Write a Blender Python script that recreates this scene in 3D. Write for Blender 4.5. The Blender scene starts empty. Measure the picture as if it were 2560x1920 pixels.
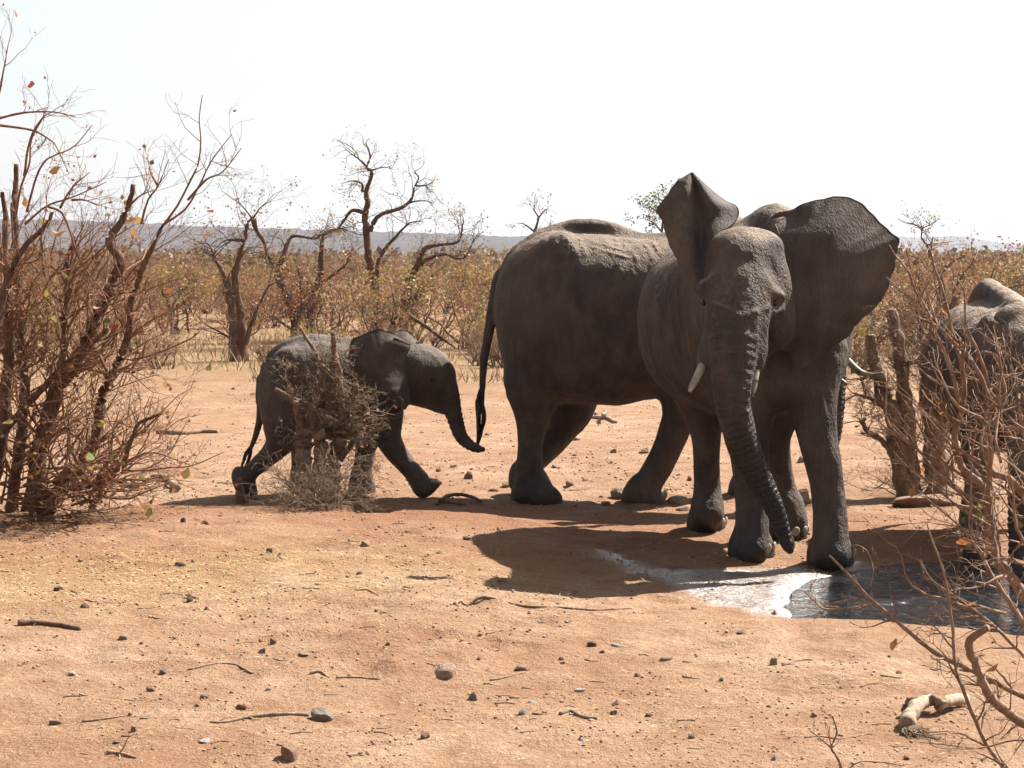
import bpy, math, random
import numpy as np
import openvdb as vdb
from mathutils import Vector, Matrix
R = math.radians
S = bpy.context.scene
COL = S.collection

# ------------------------------------------------------------------ camera, sky, sun, exposure
CAM_H, FPX, PITCH = 2.1, 5000.0, math.atan(320/5000)
cam = bpy.data.cameras.new('camera'); cam_o = bpy.data.objects.new('camera', cam); COL.objects.link(cam_o)
cam_o.location = (0, 0, CAM_H); cam_o.rotation_euler = (R(90)-PITCH, 0, 0)
cam.sensor_width = 36; cam.lens = FPX/2560*36; cam.clip_start = 0.1; cam.clip_end = 60000
S.camera = cam_o
SUN_DIR = Vector((0.71, 0.54, 1.0)).normalized()          # towards the sun: behind the animals, to the right
ELEV = math.asin(SUN_DIR.z); AZ = math.atan2(SUN_DIR.x, SUN_DIR.y)
w = bpy.data.worlds.new('World'); S.world = w; w.use_nodes = True
nt = w.node_tree; nt.nodes.clear()
sky = nt.nodes.new('ShaderNodeTexSky'); sky.sky_type = 'NISHITA'; sky.sun_disc = False
sky.sun_elevation = ELEV; sky.sun_rotation = AZ; sky.altitude = 600; sky.air_density = 1.0; sky.dust_density = 2.2; sky.ozone_density = 0.0
bg = nt.nodes.new('ShaderNodeBackground'); bg.inputs[1].default_value = 0.056
ow = nt.nodes.new('ShaderNodeOutputWorld')
hs = nt.nodes.new('ShaderNodeHueSaturation'); hs.inputs['Saturation'].default_value = 0.28      # dust in the air bleaches the sky
nt.links.new(sky.outputs[0], hs.inputs['Color']); nt.links.new(hs.outputs[0], bg.inputs[0]); nt.links.new(bg.outputs[0], ow.inputs[0])
sun = bpy.data.lights.new('sun', 'SUN'); sun.energy = 5.0; sun.angle = R(0.53); sun.color = (1.0, 0.95, 0.87)
sun_o = bpy.data.objects.new('sun', sun); COL.objects.link(sun_o)
sun_o.rotation_euler = SUN_DIR.to_track_quat('Z', 'Y').to_euler(); sun_o.location = (10, 10, 30)
S.view_settings.view_transform = 'Standard'; S.view_settings.look = 'None'
S.view_settings.gamma = 1.0; S.view_settings.exposure = 1.62
S.cycles.use_denoising = True
S.cycles.use_adaptive_sampling = True; S.cycles.adaptive_threshold = 0.02; S.cycles.max_bounces = 5; S.cycles.volume_bounces = 1

# ------------------------------------------------------------------ picture measurements -> places
def ray(px, py):
    x, y = (px-1280)/FPX, (960-py)/FPX
    cp, sp = math.cos(PITCH), math.sin(PITCH)
    return np.array([x, cp + y*sp, -sp + y*cp])
def A(px, py, Y):                       # the point at world distance Y seen at that pixel
    d = ray(px, py); return np.array([0, 0, CAM_H]) + d*(Y/d[1])
def G(px, py, z=0.0):                   # the point on the ground
    d = ray(px, py); return np.array([0, 0, CAM_H]) + d*((z-CAM_H)/d[2])
def sm(a, b, x):
    t = np.clip((x-a)/(b-a), 0, 1); return t*t*(3-2*t)

# ------------------------------------------------------------------ noise for shapes
def _hash(ix, iy, iz, seed):
    h = (ix.astype(np.int64)*374761393 + iy.astype(np.int64)*668265263 + iz.astype(np.int64)*2147483647 + seed*1274126177) & 0xffffffff
    h = ((h ^ (h >> 13))*1274126177) & 0xffffffff
    return ((h ^ (h >> 16)) & 0xffff)/65535.0
def vnoise(x, y, z=0.0, seed=0):
    x, y, z = np.broadcast_arrays(np.asarray(x, float), np.asarray(y, float), np.asarray(z, float))
    ix, iy, iz = np.floor(x).astype(int), np.floor(y).astype(int), np.floor(z).astype(int)
    fx, fy, fz = x-ix, y-iy, z-iz
    fx, fy, fz = [f*f*(3-2*f) for f in (fx, fy, fz)]
    r = 0
    for dx in (0, 1):
        for dy in (0, 1):
            for dz in (0, 1):
                r = r + _hash(ix+dx, iy+dy, iz+dz, seed)*(fx if dx else 1-fx)*(fy if dy else 1-fy)*(fz if dz else 1-fz)
    return r*2-1

# ------------------------------------------------------------------ objects
def mesh_data(name, v, f, mats=(), smooth=True):
    me = bpy.data.meshes.new(name)
    v = np.asarray(v, np.float32)
    if isinstance(f, np.ndarray):
        n, k = f.shape
        me.vertices.add(len(v)); me.vertices.foreach_set('co', v.ravel())
        me.loops.add(n*k); me.loops.foreach_set('vertex_index', f.astype(np.int32).ravel())
        me.polygons.add(n); me.polygons.foreach_set('loop_start', np.arange(0, n*k, k, dtype=np.int32))
        me.update(calc_edges=True)
    else:
        me.from_pydata(v.tolist(), [], f); me.update()
    if smooth: me.polygons.foreach_set('use_smooth', np.ones(len(me.polygons), bool))
    for m in (mats if isinstance(mats, (list, tuple)) else [mats]): me.materials.append(m)
    me.validate()
    return me
def link(name, me, parent=None, loc=(0, 0, 0)):
    o = bpy.data.objects.new(name, me); COL.objects.link(o); o.location = loc
    if parent is not None: o.parent = parent
    return o
def tag(o, label=None, cat=None, group=None, kind=None):
    for k, x in (('label', label), ('category', cat), ('group', group), ('kind', kind)):
        if x: o[k] = x
    return o
def empty(name, loc, label, cat, group=None):
    o = link(name, None, None, loc); o.empty_display_size = 0.2
    return tag(o, label, cat, group)
def attr(me, name, data, domain='POINT'):
    a = me.attributes.new(name, 'FLOAT', domain); a.data.foreach_set('value', np.asarray(data, np.float32))

# ------------------------------------------------------------------ materials
class NB:
    K = 0.66                            # albedo level of everything but hide: dusty ground and wood reflect a fifth to a third of the light
    def __init__(s, name):
        s.m = bpy.data.materials.new(name); s.m.use_nodes = True; s.t = s.m.node_tree
        s.b = s.t.nodes['Principled BSDF']; s.out = s.t.nodes['Material Output']
    def n(s, typ, **kw):
        nd = s.t.nodes.new(typ)
        for k, x in kw.items():
            if k == 'op': nd.operation = x
            elif hasattr(nd, k) and not k[0].isupper(): setattr(nd, k, x)
        return nd
    def put(s, sock, x):
        if isinstance(x, bpy.types.NodeSocket): s.t.links.new(x, sock)
        elif isinstance(x, (tuple, list)) and sock.type == 'RGBA' and len(x) == 3: sock.default_value = (*[q*NB.K for q in x], 1)
        else: sock.default_value = x
    def coord(s, which='Object'): return s.n('ShaderNodeTexCoord').outputs[which]
    def mapping(s, v, scale=(1, 1, 1), rot=(0, 0, 0)):
        m = s.n('ShaderNodeMapping'); s.put(m.inputs[0], v); m.inputs['Scale'].default_value = scale; m.inputs['Rotation'].default_value = rot
        return m.outputs[0]
    def noise(s, v, scale, detail=4, rough=0.55, dist=0.0):
        m = s.n('ShaderNodeTexNoise'); s.put(m.inputs['Vector'], v); m.inputs['Scale'].default_value = scale
        m.inputs['Detail'].default_value = detail; m.inputs['Roughness'].default_value = rough; m.inputs['Distortion'].default_value = dist
        return m.outputs[0]
    def voro(s, v, scale, feature='DISTANCE_TO_EDGE', rnd=1.0):
        m = s.n('ShaderNodeTexVoronoi'); m.feature = feature; s.put(m.inputs['Vector'], v); m.inputs['Scale'].default_value = scale
        m.inputs['Randomness'].default_value = rnd
        return m.outputs['Distance'] if feature != 'F1' else m.outputs[0]
    def math(s, op, a, b=0.0, c=0.0, clamp=False):
        m = s.n('ShaderNodeMath'); m.operation = op; m.use_clamp = clamp
        s.put(m.inputs[0], a); s.put(m.inputs[1], b); s.put(m.inputs[2], c); return m.outputs[0]
    def ramp(s, f, stops, interp='LINEAR'):
        m = s.n('ShaderNodeValToRGB'); s.put(m.inputs[0], f); e = m.color_ramp.elements; m.color_ramp.interpolation = interp
        while len(e) < len(stops): e.new(0.5)
        for el, (p, c) in zip(e, stops):
            el.position = p; el.color = (c, c, c, 1) if isinstance(c, (int, float)) else (*[q*NB.K for q in c], 1)
        return m.outputs[0]
    def mix(s, f, a, b, mode='MIX'):
        m = s.n('ShaderNodeMix'); m.data_type = 'RGBA'; m.blend_type = mode
        s.put(m.inputs[0], f); s.put(m.inputs[6], a); s.put(m.inputs[7], b); return m.outputs[2]
    def attr(s, name):
        m = s.n('ShaderNodeAttribute'); m.attribute_name = name; return m.outputs['Fac']
    def bump(s, h, dist, strength=1.0, normal=None):
        m = s.n('ShaderNodeBump'); s.put(m.inputs['Height'], h); m.inputs['Distance'].default_value = dist; m.inputs['Strength'].default_value = strength
        if normal is not None: s.put(m.inputs['Normal'], normal)
        return m.outputs[0]
    def set(s, **kw):
        for k, x in kw.items(): s.put(s.b.inputs[k.replace('_', ' ')], x)
        return s.m

def skin_mat(name, tone, dust, dust_amt, relief=1.0, back=(0.27, 0.195, 0.14)):
    b = NB(name); p = b.coord()
    big = b.noise(p, 1.7, 5, 0.6); mid = b.noise(p, 7, 5, 0.6)
    c = b.mix(b.ramp(mid, [(0.35, 0), (0.7, 1)]), tuple(x*0.8 for x in tone), tuple(x*1.2 for x in tone))
    c = b.mix(b.math('MULTIPLY', b.ramp(big, [(0.42, 0), (0.66, 1)]), dust_amt), c, dust)
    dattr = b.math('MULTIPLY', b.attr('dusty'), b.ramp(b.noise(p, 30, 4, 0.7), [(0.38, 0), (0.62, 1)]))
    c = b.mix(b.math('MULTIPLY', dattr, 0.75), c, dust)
    c = b.mix(b.math('MULTIPLY', b.attr('sunlit_dust'), b.ramp(mid, [(0.3, 0.55), (0.6, 1.0)])), c, back)  # pale sunlit tone of the upper back mixed into the colour with dust
    fold = b.noise(b.mapping(p, (7, 7, 1.1)), 1.6, 3, 0.6, 0.6)
    c = b.mix(b.ramp(fold, [(0.30, 0.55), (0.52, 0.0)]), c, tuple(x*0.55 for x in tone))
    c = b.mix(b.math('MULTIPLY', b.ramp(b.noise(p, 3.4, 6, 0.7, 0.5), [(0.50, 0.0), (0.64, 1.0)]), 0.4), c, tuple(0.5*(x+y) for x, y in zip(tone, dust)))
    wet = b.attr('wet')
    c = b.mix(b.math('MULTIPLY', wet, 0.85), c, tuple(x*0.22 for x in tone))
    # wrinkles: long creases down the flanks, finer cracked net, rings round the trunk
    warp = b.mapping(p, (1, 1, 0.4))
    crk = b.ramp(b.voro(b.mapping(p, (1, 1, 0.6)), 48), [(0.0, 0), (0.25, 1)])
    fine = b.math('ABSOLUTE', b.math('SUBTRACT', b.noise(b.mapping(p, (1, 1, 0.5)), 24, 3, 0.65, 0.4), 0.5))
    ringn = b.math('ADD', b.math('MULTIPLY', b.attr('ring'), 150.0), b.math('MULTIPLY', b.noise(p, 6, 2), 7.0))
    ring = b.math('MULTIPLY', b.math('SINE', ringn), b.attr('ringw'))
    h = b.math('ADD', b.math('MULTIPLY', crk, 0.25), b.math('MULTIPLY', fine, 3.2))
    h = b.math('ADD', h, b.math('MULTIPLY', fold, 1.7))
    h = b.math('ADD', h, b.math('MULTIPLY', ring, 0.28))
    h = b.math('ADD', h, b.math('MULTIPLY', mid, 0.5))
    h = b.math('MULTIPLY', h, b.math('SUBTRACT', 1.0, b.math('MULTIPLY', b.attr('earskin'), 0.65)))
    nrm = b.bump(h, 0.011*relief, 0.9)
    c = b.mix(b.math('MULTIPLY', b.math('SUBTRACT', 1.0, crk), 0.15), c, tuple(x*0.5 for x in tone))
    rough = b.math('SUBTRACT', 0.78, b.math('MULTIPLY', wet, 0.28))
    return b.set(Base_Color=c, Roughness=rough, Normal=nrm, Specular_IOR_Level=0.3)

def bark_mat(name, dark, light, scale=30):
    b = NB(name); p = b.coord()
    n = b.noise(b.mapping(p, (1, 1, 0.25)), scale, 5, 0.65); n2 = b.noise(p, 2.5, 3)
    f = b.math('ADD', b.math('MULTIPLY', n, 0.7), b.math('MULTIPLY', n2, 0.4))
    c = b.ramp(f, [(0.4, dark), (0.68, light)])
    return b.set(Base_Color=c, Roughness=0.85, Normal=b.bump(n, 0.01, 0.8), Specular_IOR_Level=0.2)

def leaf_mat(name, stops):
    b = NB(name)
    c = b.ramp(b.attr('tint'), stops, 'LINEAR')
    b.set(Base_Color=c, Roughness=0.55, Specular_IOR_Level=0.3)
    tr = b.n('ShaderNodeBsdfTranslucent'); b.put(tr.inputs[0], c)
    mx = b.n('ShaderNodeMixShader'); mx.inputs[0].default_value = 0.4
    b.t.links.new(b.b.outputs[0], mx.inputs[1]); b.t.links.new(tr.outputs[0], mx.inputs[2]); b.t.links.new(mx.outputs[0], b.out.inputs[0])
    return b.m

def plain_mat(name, c1, c2, scale, rough=0.6, bump=0.004, spec=0.4):
    b = NB(name); p = b.coord(); n = b.noise(p, scale, 5, 0.6)
    return b.set(Base_Color=b.ramp(n, [(0.35, c1), (0.65, c2)]), Roughness=rough, Normal=b.bump(n, bump), Specular_IOR_Level=spec)

M = {}
NB.K = 0.74
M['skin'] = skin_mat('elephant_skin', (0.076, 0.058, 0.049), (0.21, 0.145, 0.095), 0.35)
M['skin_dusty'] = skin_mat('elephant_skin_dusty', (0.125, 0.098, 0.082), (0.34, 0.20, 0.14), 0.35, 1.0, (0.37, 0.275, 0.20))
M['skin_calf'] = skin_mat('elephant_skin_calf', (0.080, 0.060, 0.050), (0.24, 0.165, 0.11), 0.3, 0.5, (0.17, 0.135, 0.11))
NB.K = 0.66
M['ivory'] = plain_mat('ivory', (0.10, 0.075, 0.055), (0.52, 0.44, 0.34), 9, 0.4, 0.002)
M['nail'] = plain_mat('toenail', (0.34, 0.27, 0.20), (0.52, 0.44, 0.35), 25, 0.5, 0.003)
M['eye'] = plain_mat('eye_brown', (0.012, 0.008, 0.006), (0.02, 0.012, 0.008), 8, 0.1, 0.0)
M['hair'] = plain_mat('tail_hair', (0.012, 0.010, 0.010), (0.03, 0.025, 0.02), 40, 0.5, 0.0)
M['bark_dark'] = bark_mat('bark_dark', (0.085, 0.046, 0.032), (0.25, 0.145, 0.095))
M['bark_far'] = bark_mat('bark_far', (0.075, 0.050, 0.040), (0.21, 0.145, 0.11), 12)
M['bark_red'] = bark_mat('bark_red', (0.20, 0.115, 0.075), (0.48, 0.31, 0.215), 60)
M['bark_stump'] = bark_mat('bark_stump', (0.14, 0.092, 0.064), (0.38, 0.255, 0.18), 26)
M['twig'] = bark_mat('twig_tan', (0.14, 0.09, 0.055), (0.36, 0.25, 0.16), 80)
M['twig_far'] = bark_mat('twig_brown', (0.20, 0.095, 0.056), (0.42, 0.225, 0.135), 40)
M['deadwood'] = bark_mat('deadwood', (0.22, 0.14, 0.09), (0.50, 0.35, 0.24), 40)
M['leaf'] = leaf_mat('leaf_autumn', [(0.0, (0.28, 0.105, 0.065)), (0.35, (0.40, 0.185, 0.085)), (0.62, (0.48, 0.29, 0.105)), (0.8, (0.46, 0.37, 0.11)), (1.0, (0.22, 0.26, 0.07))])
M['leaf_green'] = leaf_mat('leaf_green', [(0.0, (0.10, 0.13, 0.04)), (0.6, (0.13, 0.17, 0.05)), (1.0, (0.30, 0.24, 0.07))])
M['leaf_bright'] = leaf_mat('leaf_bright', [(0.0, (0.36, 0.07, 0.05)), (0.35, (0.48, 0.20, 0.07)), (0.65, (0.50, 0.33, 0.09)), (1.0, (0.24, 0.32, 0.08))])
# ------------------------------------------------------------------ terrain
def poly_sd(x, y, P):                   # signed distance to a polygon (inside < 0)
    x = np.asarray(x, float); y = np.asarray(y, float)
    d = np.full(x.shape, 1e9); ins = np.zeros(x.shape, bool); n = len(P)
    for i in range(n):
        ax, ay = P[i]; bx, by = P[(i+1) % n]
        ex, ey = bx-ax, by-ay
        t = np.clip(((x-ax)*ex + (y-ay)*ey)/(ex*ex+ey*ey+1e-12), 0, 1)
        d = np.minimum(d, np.hypot(x-ax-t*ex, y-ay-t*ey))
        c = ((ay > y) != (by > y)) & (x < (bx-ax)*(y-ay)/(by-ay+1e-12) + ax)
        ins ^= c
    return np.where(ins, -d, d)
def gpoly(pts): return [tuple(G(*p)[:2]) for p in pts]
POOL = gpoly([(2004, 1524), (1996, 1498), (2020, 1462), (2060, 1438), (2130, 1420), (2250, 1402), (2400, 1392), (2560, 1388), (2760, 1400), (2860, 1470), (2760, 1560), (2560, 1562), (2400, 1546), (2200, 1530), (2090, 1526)])
WET = gpoly([(1490, 1378), (1560, 1388), (1640, 1414), (1750, 1420), (1850, 1412), (2000, 1414), (2130, 1400), (2130, 1535), (1900, 1532), (1790, 1504), (1690, 1468), (1610, 1432), (1540, 1404)])
MOUND = G(866, 1283)
WATER_Z = -0.045
_rt = random.Random(202); TRACKS = []
for _i in range(75):
    _p = G(_rt.uniform(150, 2350), 1000+720*_rt.random()**.8)
    if poly_sd(np.array([_p[0]]), np.array([_p[1]]), POOL)[0] > .35: TRACKS.append((_p[0], _p[1], _rt.uniform(.13, .21)))
def H(x, y, fine=True):
    x = np.asarray(x, float); y = np.asarray(y, float)
    fade = sm(80, 40, np.hypot(x, y))
    z = 0.020*vnoise(x*0.55, y*0.55, 0, 1) + 0.010*vnoise(x*1.9, y*1.9, 0, 2)
    if fine:
        z = z + 0.014*vnoise(x*3.7, y*3.7, 0, 3) - 0.014*np.maximum(0, .25-np.abs(vnoise(x*1.6, y*1.6, 0, 14)))*sm(.0, .5, vnoise(x*.5, y*.5, 0, 15))*4*sm(24, 18, y) + 0.009*vnoise(x*9, y*9, 0, 4)*sm(24, 16, y)*sm(-.2, .5, vnoise(x*.8, y*.8, 0, 8)) + 0.006*vnoise(x*13, y*13, 0, 6)*sm(22, 15, y)
    z = z*fade
    for fx, fy, fr in TRACKS:           # old footprints: shallow dished rounds with a pushed-up rim
        d = np.hypot(x-fx, y-fy); z = z - 0.018*sm(fr, fr*.7, d) + 0.008*np.exp(-((d-fr*1.12)/.035)**2)
    z = z + 0.10*sm(1.1, -0.6, x)*sm(8, 11.5, y)*sm(16.9, 15.9, y)              # low bank on the left
    z = z + 0.11*np.exp(-(((x-MOUND[0])/0.30)**2 + ((y-MOUND[1])/0.34)**2))
    sd = poly_sd(x, y, POOL) + .045*vnoise(x*2.6, y*2.6, 0, 22) + .03*vnoise(x*7, y*7, 0, 23)
    z = z*sm(-0.05, 0.7, sd) - 0.11*sm(0.22, -0.22, sd) - 0.02*sm(1.1, 0.0, sd)
    return z
def GT(px, py):
    z = 0.0
    for _ in range(6):
        p = G(px, py, z); z = float(H(p[0], p[1]))
    return np.array([p[0], p[1], z])
def graded(lo, hi, flo, fhi, step, grow=1.13):
    c = list(np.arange(flo, fhi+1e-6, step)); s = step; v = c[-1]
    while v < hi: s = min(s*grow, 400); v += s; c.append(min(v, hi))
    s = step; v = c[0]; l = []
    while v > lo: s = min(s*grow, 400); v -= s; l.append(max(v, lo))
    return np.array(l[::-1] + c)
GX = graded(-4200, 4200, -5.2, 5.6, 0.042); GY = graded(-60, 5200, 6.6, 20.5, 0.042)
XX, YY = np.meshgrid(GX, GY)
nx, ny = len(GX), len(GY)
ZZ = H(XX, YY)
gv = np.stack([XX, YY, ZZ], -1).reshape(-1, 3)
ii = np.arange(nx*ny).reshape(ny, nx)
gf = np.stack([ii[:-1, :-1], ii[:-1, 1:], ii[1:, 1:], ii[1:, :-1]], -1).reshape(-1, 4)
def ground_mat():
    b = NB('red_earth'); p = b.coord()
    big = b.noise(p, 0.55, 5, 0.6); mid = b.noise(p, 3.2, 6, 0.65); fine = b.noise(p, 28, 6, 0.7)
    c = b.ramp(big, [(0.34, (0.40, 0.215, 0.125)), (0.5, (0.50, 0.315, 0.195)), (0.66, (0.59, 0.405, 0.275))])
    c = b.mix(b.ramp(mid, [(0.35, 0.75), (0.6, 0.0)]), c, (0.33, 0.165, 0.085))
    c = b.mix(b.ramp(fine, [(0.3, 0.6), (0.55, 0.0)]), c, (0.24, 0.125, 0.07))
    st = b.noise(b.mapping(p, (6, 40, 1)), 1.0, 4, 0.7)
    c = b.mix(b.ramp(st, [(0.6, 0.0), (0.75, 0.45)]), c, (0.62, 0.42, 0.27))
    sp = b.voro(p, 75, 'F1'); spn = b.noise(p, 2.1, 3, 0.6)
    c = b.mix(b.math('MULTIPLY', b.ramp(sp, [(0.10, 1.0), (0.26, 0.0)]), b.ramp(spn, [(0.40, 0.0), (0.62, 0.8)])), c, (0.17, 0.088, 0.052))
    c = b.mix(b.ramp(b.noise(p, 75, 3, 0.7), [(0.56, 0.0), (0.70, 0.4)]), c, (0.60, 0.42, 0.28))
    c = b.mix(b.math('MULTIPLY', b.attr('red'), b.ramp(mid, [(0.3, 1.0), (0.7, 0.55)])), c, (0.345, 0.165, 0.088))
    # dry dung and straw trodden into the earth
    c = b.mix(b.math('MULTIPLY', b.attr('straw'), b.ramp(b.noise(b.mapping(p, (1, 2, 1)), 9, 6, 0.75), [(0.35, 0.0), (0.6, 0.9)])), c, (0.44, 0.30, 0.115))
    # far off: dry grass and leaf litter
    c = b.mix(b.math('MULTIPLY', b.attr('litter'), b.ramp(b.noise(p, 0.35, 6, 0.7), [(0.3, 0.35), (0.6, 1.0)])), c, b.mix(b.noise(p, 1.3, 5, 0.7), (0.20, 0.105, 0.06), (0.40, 0.27, 0.13)))
    wet = b.attr('wet')
    wetn = b.math('MULTIPLY', wet, b.ramp(b.noise(p, 5, 5, 0.6), [(0.25, 0.55), (0.5, 1.0)]), clamp=True)
    c = b.mix(wetn, c, (0.15, 0.075, 0.042))
    h = b.math('ADD', b.math('MULTIPLY', mid, 1.0), b.math('MULTIPLY', fine, 0.45))
    h = b.math('ADD', h, b.math('MULTIPLY', b.noise(p, 85, 3, 0.7), 0.2))
    n1 = b.bump(h, 0.07, 1.0)
    n2 = b.bump(b.noise(p, 22, 4, 0.65), 0.06, 1.0)
    n3 = b.bump(b.noise(b.mapping(p, (1, 1.6, 1)), 34, 3, 0.6), 0.020, 1.0)
    nm = b.n('ShaderNodeMix'); nm.data_type = 'VECTOR'
    b.put(nm.inputs[0], wetn); b.put(nm.inputs[4], n1); b.put(nm.inputs[5], n2)
    rough = b.math('SUBTRACT', 0.92, b.math('MULTIPLY', wetn, 0.46))
    spec = b.math('ADD', 0.15, b.math('MULTIPLY', wetn, 0.85))
    return b.set(Base_Color=c, Roughness=rough, Specular_IOR_Level=spec, Normal=nm.outputs[1], Coat_Weight=wetn, Coat_Roughness=0.24, Coat_IOR=2.0, Coat_Normal=n3)
M['ground'] = ground_mat()
gme = mesh_data('ground', gv, gf, [M['ground']])
gx, gy = gv[:, 0], gv[:, 1]
wsd = np.minimum(poly_sd(gx, gy, WET), poly_sd(gx, gy, POOL) - 0.05)
attr(gme, 'wet', sm(0.10, -0.12, wsd + 0.10*vnoise(gx*4, gy*4, 0, 7)))
sc = G(300, 1480); sc2 = G(900, 1450)
straw = np.exp(-(((gx-sc[0])/1.5)**2 + ((gy-sc[1])/0.95)**2)) + 0.45*np.exp(-(((gx-sc2[0])/2.0)**2 + ((gy-sc2[1])/0.8)**2))
attr(gme, 'straw', np.clip(.6*straw*(0.8+0.5*vnoise(gx*2, gy*2, 0, 9)), 0, 1))
red = sm(12.2, 13.6, gy + .9*vnoise(gx*.7, gy*.7, 0, 33))*sm(17.6, 16.2, gy + .8*vnoise(gx*.6, gy*.6, 0, 34))
attr(gme, 'red', np.clip(red*(.75+.5*vnoise(gx*1.1, gy*1.1, 0, 35)), 0, 1))
attr(gme, 'litter', sm(26, 42, gy + 4*vnoise(gx*0.3, gy*0.3, 0, 5)))
tag(link('ground', gme), kind='structure')

# water: a sheet that fills the hollow, the earth rising through it makes the shoreline
def water_mat():
    b = NB('muddy_water'); p = b.coord()
    n = b.noise(b.mapping(p, (1.0, 2.2, 1), (0, 0, 0.25)), 6, 3, 0.55, 0.6)
    n2 = b.noise(b.mapping(p, (1.0, 1.8, 1)), 30, 2, 0.5)
    h = b.math('ADD', n, b.math('MULTIPLY', n2, 0.25))
    return b.set(Base_Color=(0.018, 0.019, 0.022), Roughness=0.05, IOR=1.33, Specular_IOR_Level=0.5, Normal=b.bump(h, 0.11, 1.0))
M['water'] = water_mat()
px_, py_ = [q[0] for q in POOL], [q[1] for q in POOL]
cx, cy = sum(px_)/len(px_), sum(py_)/len(py_)
wv = [(cx, cy, WATER_Z)] + [(cx+(x-cx)*1.12, cy+(y-cy)*1.16, WATER_Z) for x, y in POOL]
tag(link('water', mesh_data('water', wv, [(0, i+1, (i+1) % len(POOL)+1) for i in range(len(POOL))], [M['water']])), kind='structure')

# ------------------------------------------------------------------ bodies as one continuous skin (distance field -> mesh)
def crom(P, n):
    P = np.asarray(P, float); Q = np.vstack([2*P[0]-P[1], P, 2*P[-1]-P[-2]]); out = []
    for i in range(1, len(Q)-2):
        for t in np.arange(n)/n:
            a, b_, c, d = Q[i-1], Q[i], Q[i+1], Q[i+2]
            out.append(0.5*(2*b_ + (c-a)*t + (2*a-5*b_+4*c-d)*t*t + (3*b_-a-3*c+d)*t**3))
    out.append(P[-1]); return np.array(out)
class Field:
    def __init__(s, lo, hi, h):
        s.lo = np.asarray(lo, float); s.h = h; s.n = np.ceil((np.asarray(hi)-s.lo)/h).astype(int)+1
        s.d = np.full(s.n, 0.6, np.float32)
    def sub(s, lo, hi):
        a = np.clip(np.floor((np.asarray(lo)-s.lo)/s.h).astype(int), 0, s.n); b = np.clip(np.ceil((np.asarray(hi)-s.lo)/s.h).astype(int)+1, 0, s.n)
        sl = tuple(slice(i, j) for i, j in zip(a, b))
        g = [(s.lo[i] + np.arange(a[i], b[i])*s.h).astype(np.float32) for i in range(3)]
        return sl, g[0][:, None, None], g[1][None, :, None], g[2][None, None, :]
    def join(s, sl, d, k):
        a = s.d[sl]; h = np.clip(0.5+0.5*(a-d)/k, 0, 1)
        s.d[sl] = a*(1-h) + d*h - k*h*(1-h)
    def limb(s, pts, k=0.08, n=5):      # pts: rows of x, y, z, r
        C = crom(pts, n); C[:, 3] = np.maximum(C[:, 3], 0.008); rm = C[:, 3].max() + k + 0.05
        sl, X, Y, Z = s.sub(C[:, :3].min(0)-rm, C[:, :3].max(0)+rm); D = None
        for a, b in zip(C[:-1], C[1:]):
            e = b[:3]-a[:3]; L = float(e@e)+1e-9
            t = np.clip(((X-a[0])*e[0] + (Y-a[1])*e[1] + (Z-a[2])*e[2])/L, 0, 1)
            d = np.sqrt((X-a[0]-t*e[0])**2 + (Y-a[1]-t*e[1])**2 + (Z-a[2]-t*e[2])**2) - (a[3] + t*(b[3]-a[3]))
            D = d if D is None else np.minimum(D, d)
        s.join(sl, D.astype(np.float32), k); return C
    def ball(s, c, r, k=0.08, yaw=0.0, tilt=0.0, cut=False):
        c = np.asarray(c, float); r = np.asarray(r, float); m = r.max()+k+0.05
        sl, X, Y, Z = s.sub(c-m, c+m)
        x, y, z = X-c[0], Y-c[1], Z-c[2]; cs, sn = math.cos(yaw), math.sin(yaw)
        x, y = x*cs+y*sn, -x*sn+y*cs
        ct, st = math.cos(tilt), math.sin(tilt); x, z = x*ct+z*st, -x*st+z*ct
        k0 = np.sqrt((x/r[0])**2+(y/r[1])**2+(z/r[2])**2); k1 = np.sqrt((x/r[0]**2)**2+(y/r[1]**2)**2+(z/r[2]**2)**2)+1e-6
        d = (k0*(k0-1)/k1).astype(np.float32)
        if cut:
            a = s.d[sl]; hh = np.clip(0.5-0.5*(a+d)/k, 0, 1); s.d[sl] = a*(1-hh) - d*hh + k*hh*(1-hh)
        else: s.join(sl, d, k)
    def loft(s, o, u, st, k=0.1, ex=2.3):   # st: rows of station, top, bottom, half width
        st = np.asarray(st, float); u = np.asarray(u, float); u = u/np.linalg.norm(u); l = np.array([-u[1], u[0]])
        pts = np.array([[o[0]+u[0]*a+sg*l[0]*w_, o[1]+u[1]*a+sg*l[1]*w_] for a, _, _, w_ in st for sg in (-1, 1)])
        lo = [*(pts.min(0)-0.25), st[:, 2].min()-0.25]; hi = [*(pts.max(0)+0.25), st[:, 1].max()+0.25]
        sl, X, Y, Z = s.sub(lo, hi)
        S_ = (X-o[0])*u[0] + (Y-o[1])*u[1]; L_ = (X-o[0])*l[0] + (Y-o[1])*l[1]
        ss = np.linspace(st[0, 0], st[-1, 0], 80)
        sp = crom(st, 12); f = [np.interp(S_, sp[:, 0], sp[:, i]).astype(np.float32) for i in (1, 2, 3)]
        a = np.maximum(f[2], 0.03); b = np.maximum((f[0]-f[1])/2, 0.03); zc = (f[0]+f[1])/2
        q = (np.abs(L_/a)**ex + np.abs((Z-zc)/b)**ex)**(1/ex)
        d = (q-1)*np.minimum(a, b)
        ends = np.maximum(st[0, 0]-S_, S_-st[-1, 0])
        d = np.where(ends > 0, np.sqrt(np.maximum(d, 0)**2 + ends**2), d)
        s.join(sl, d.astype(np.float32), k)
    def floor(s, z0=-0.012):
        Z = (s.lo[2] + np.arange(s.n[2])*s.h)[None, None, :]
        s.d = np.maximum(s.d, (z0-Z).astype(np.float32))
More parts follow.
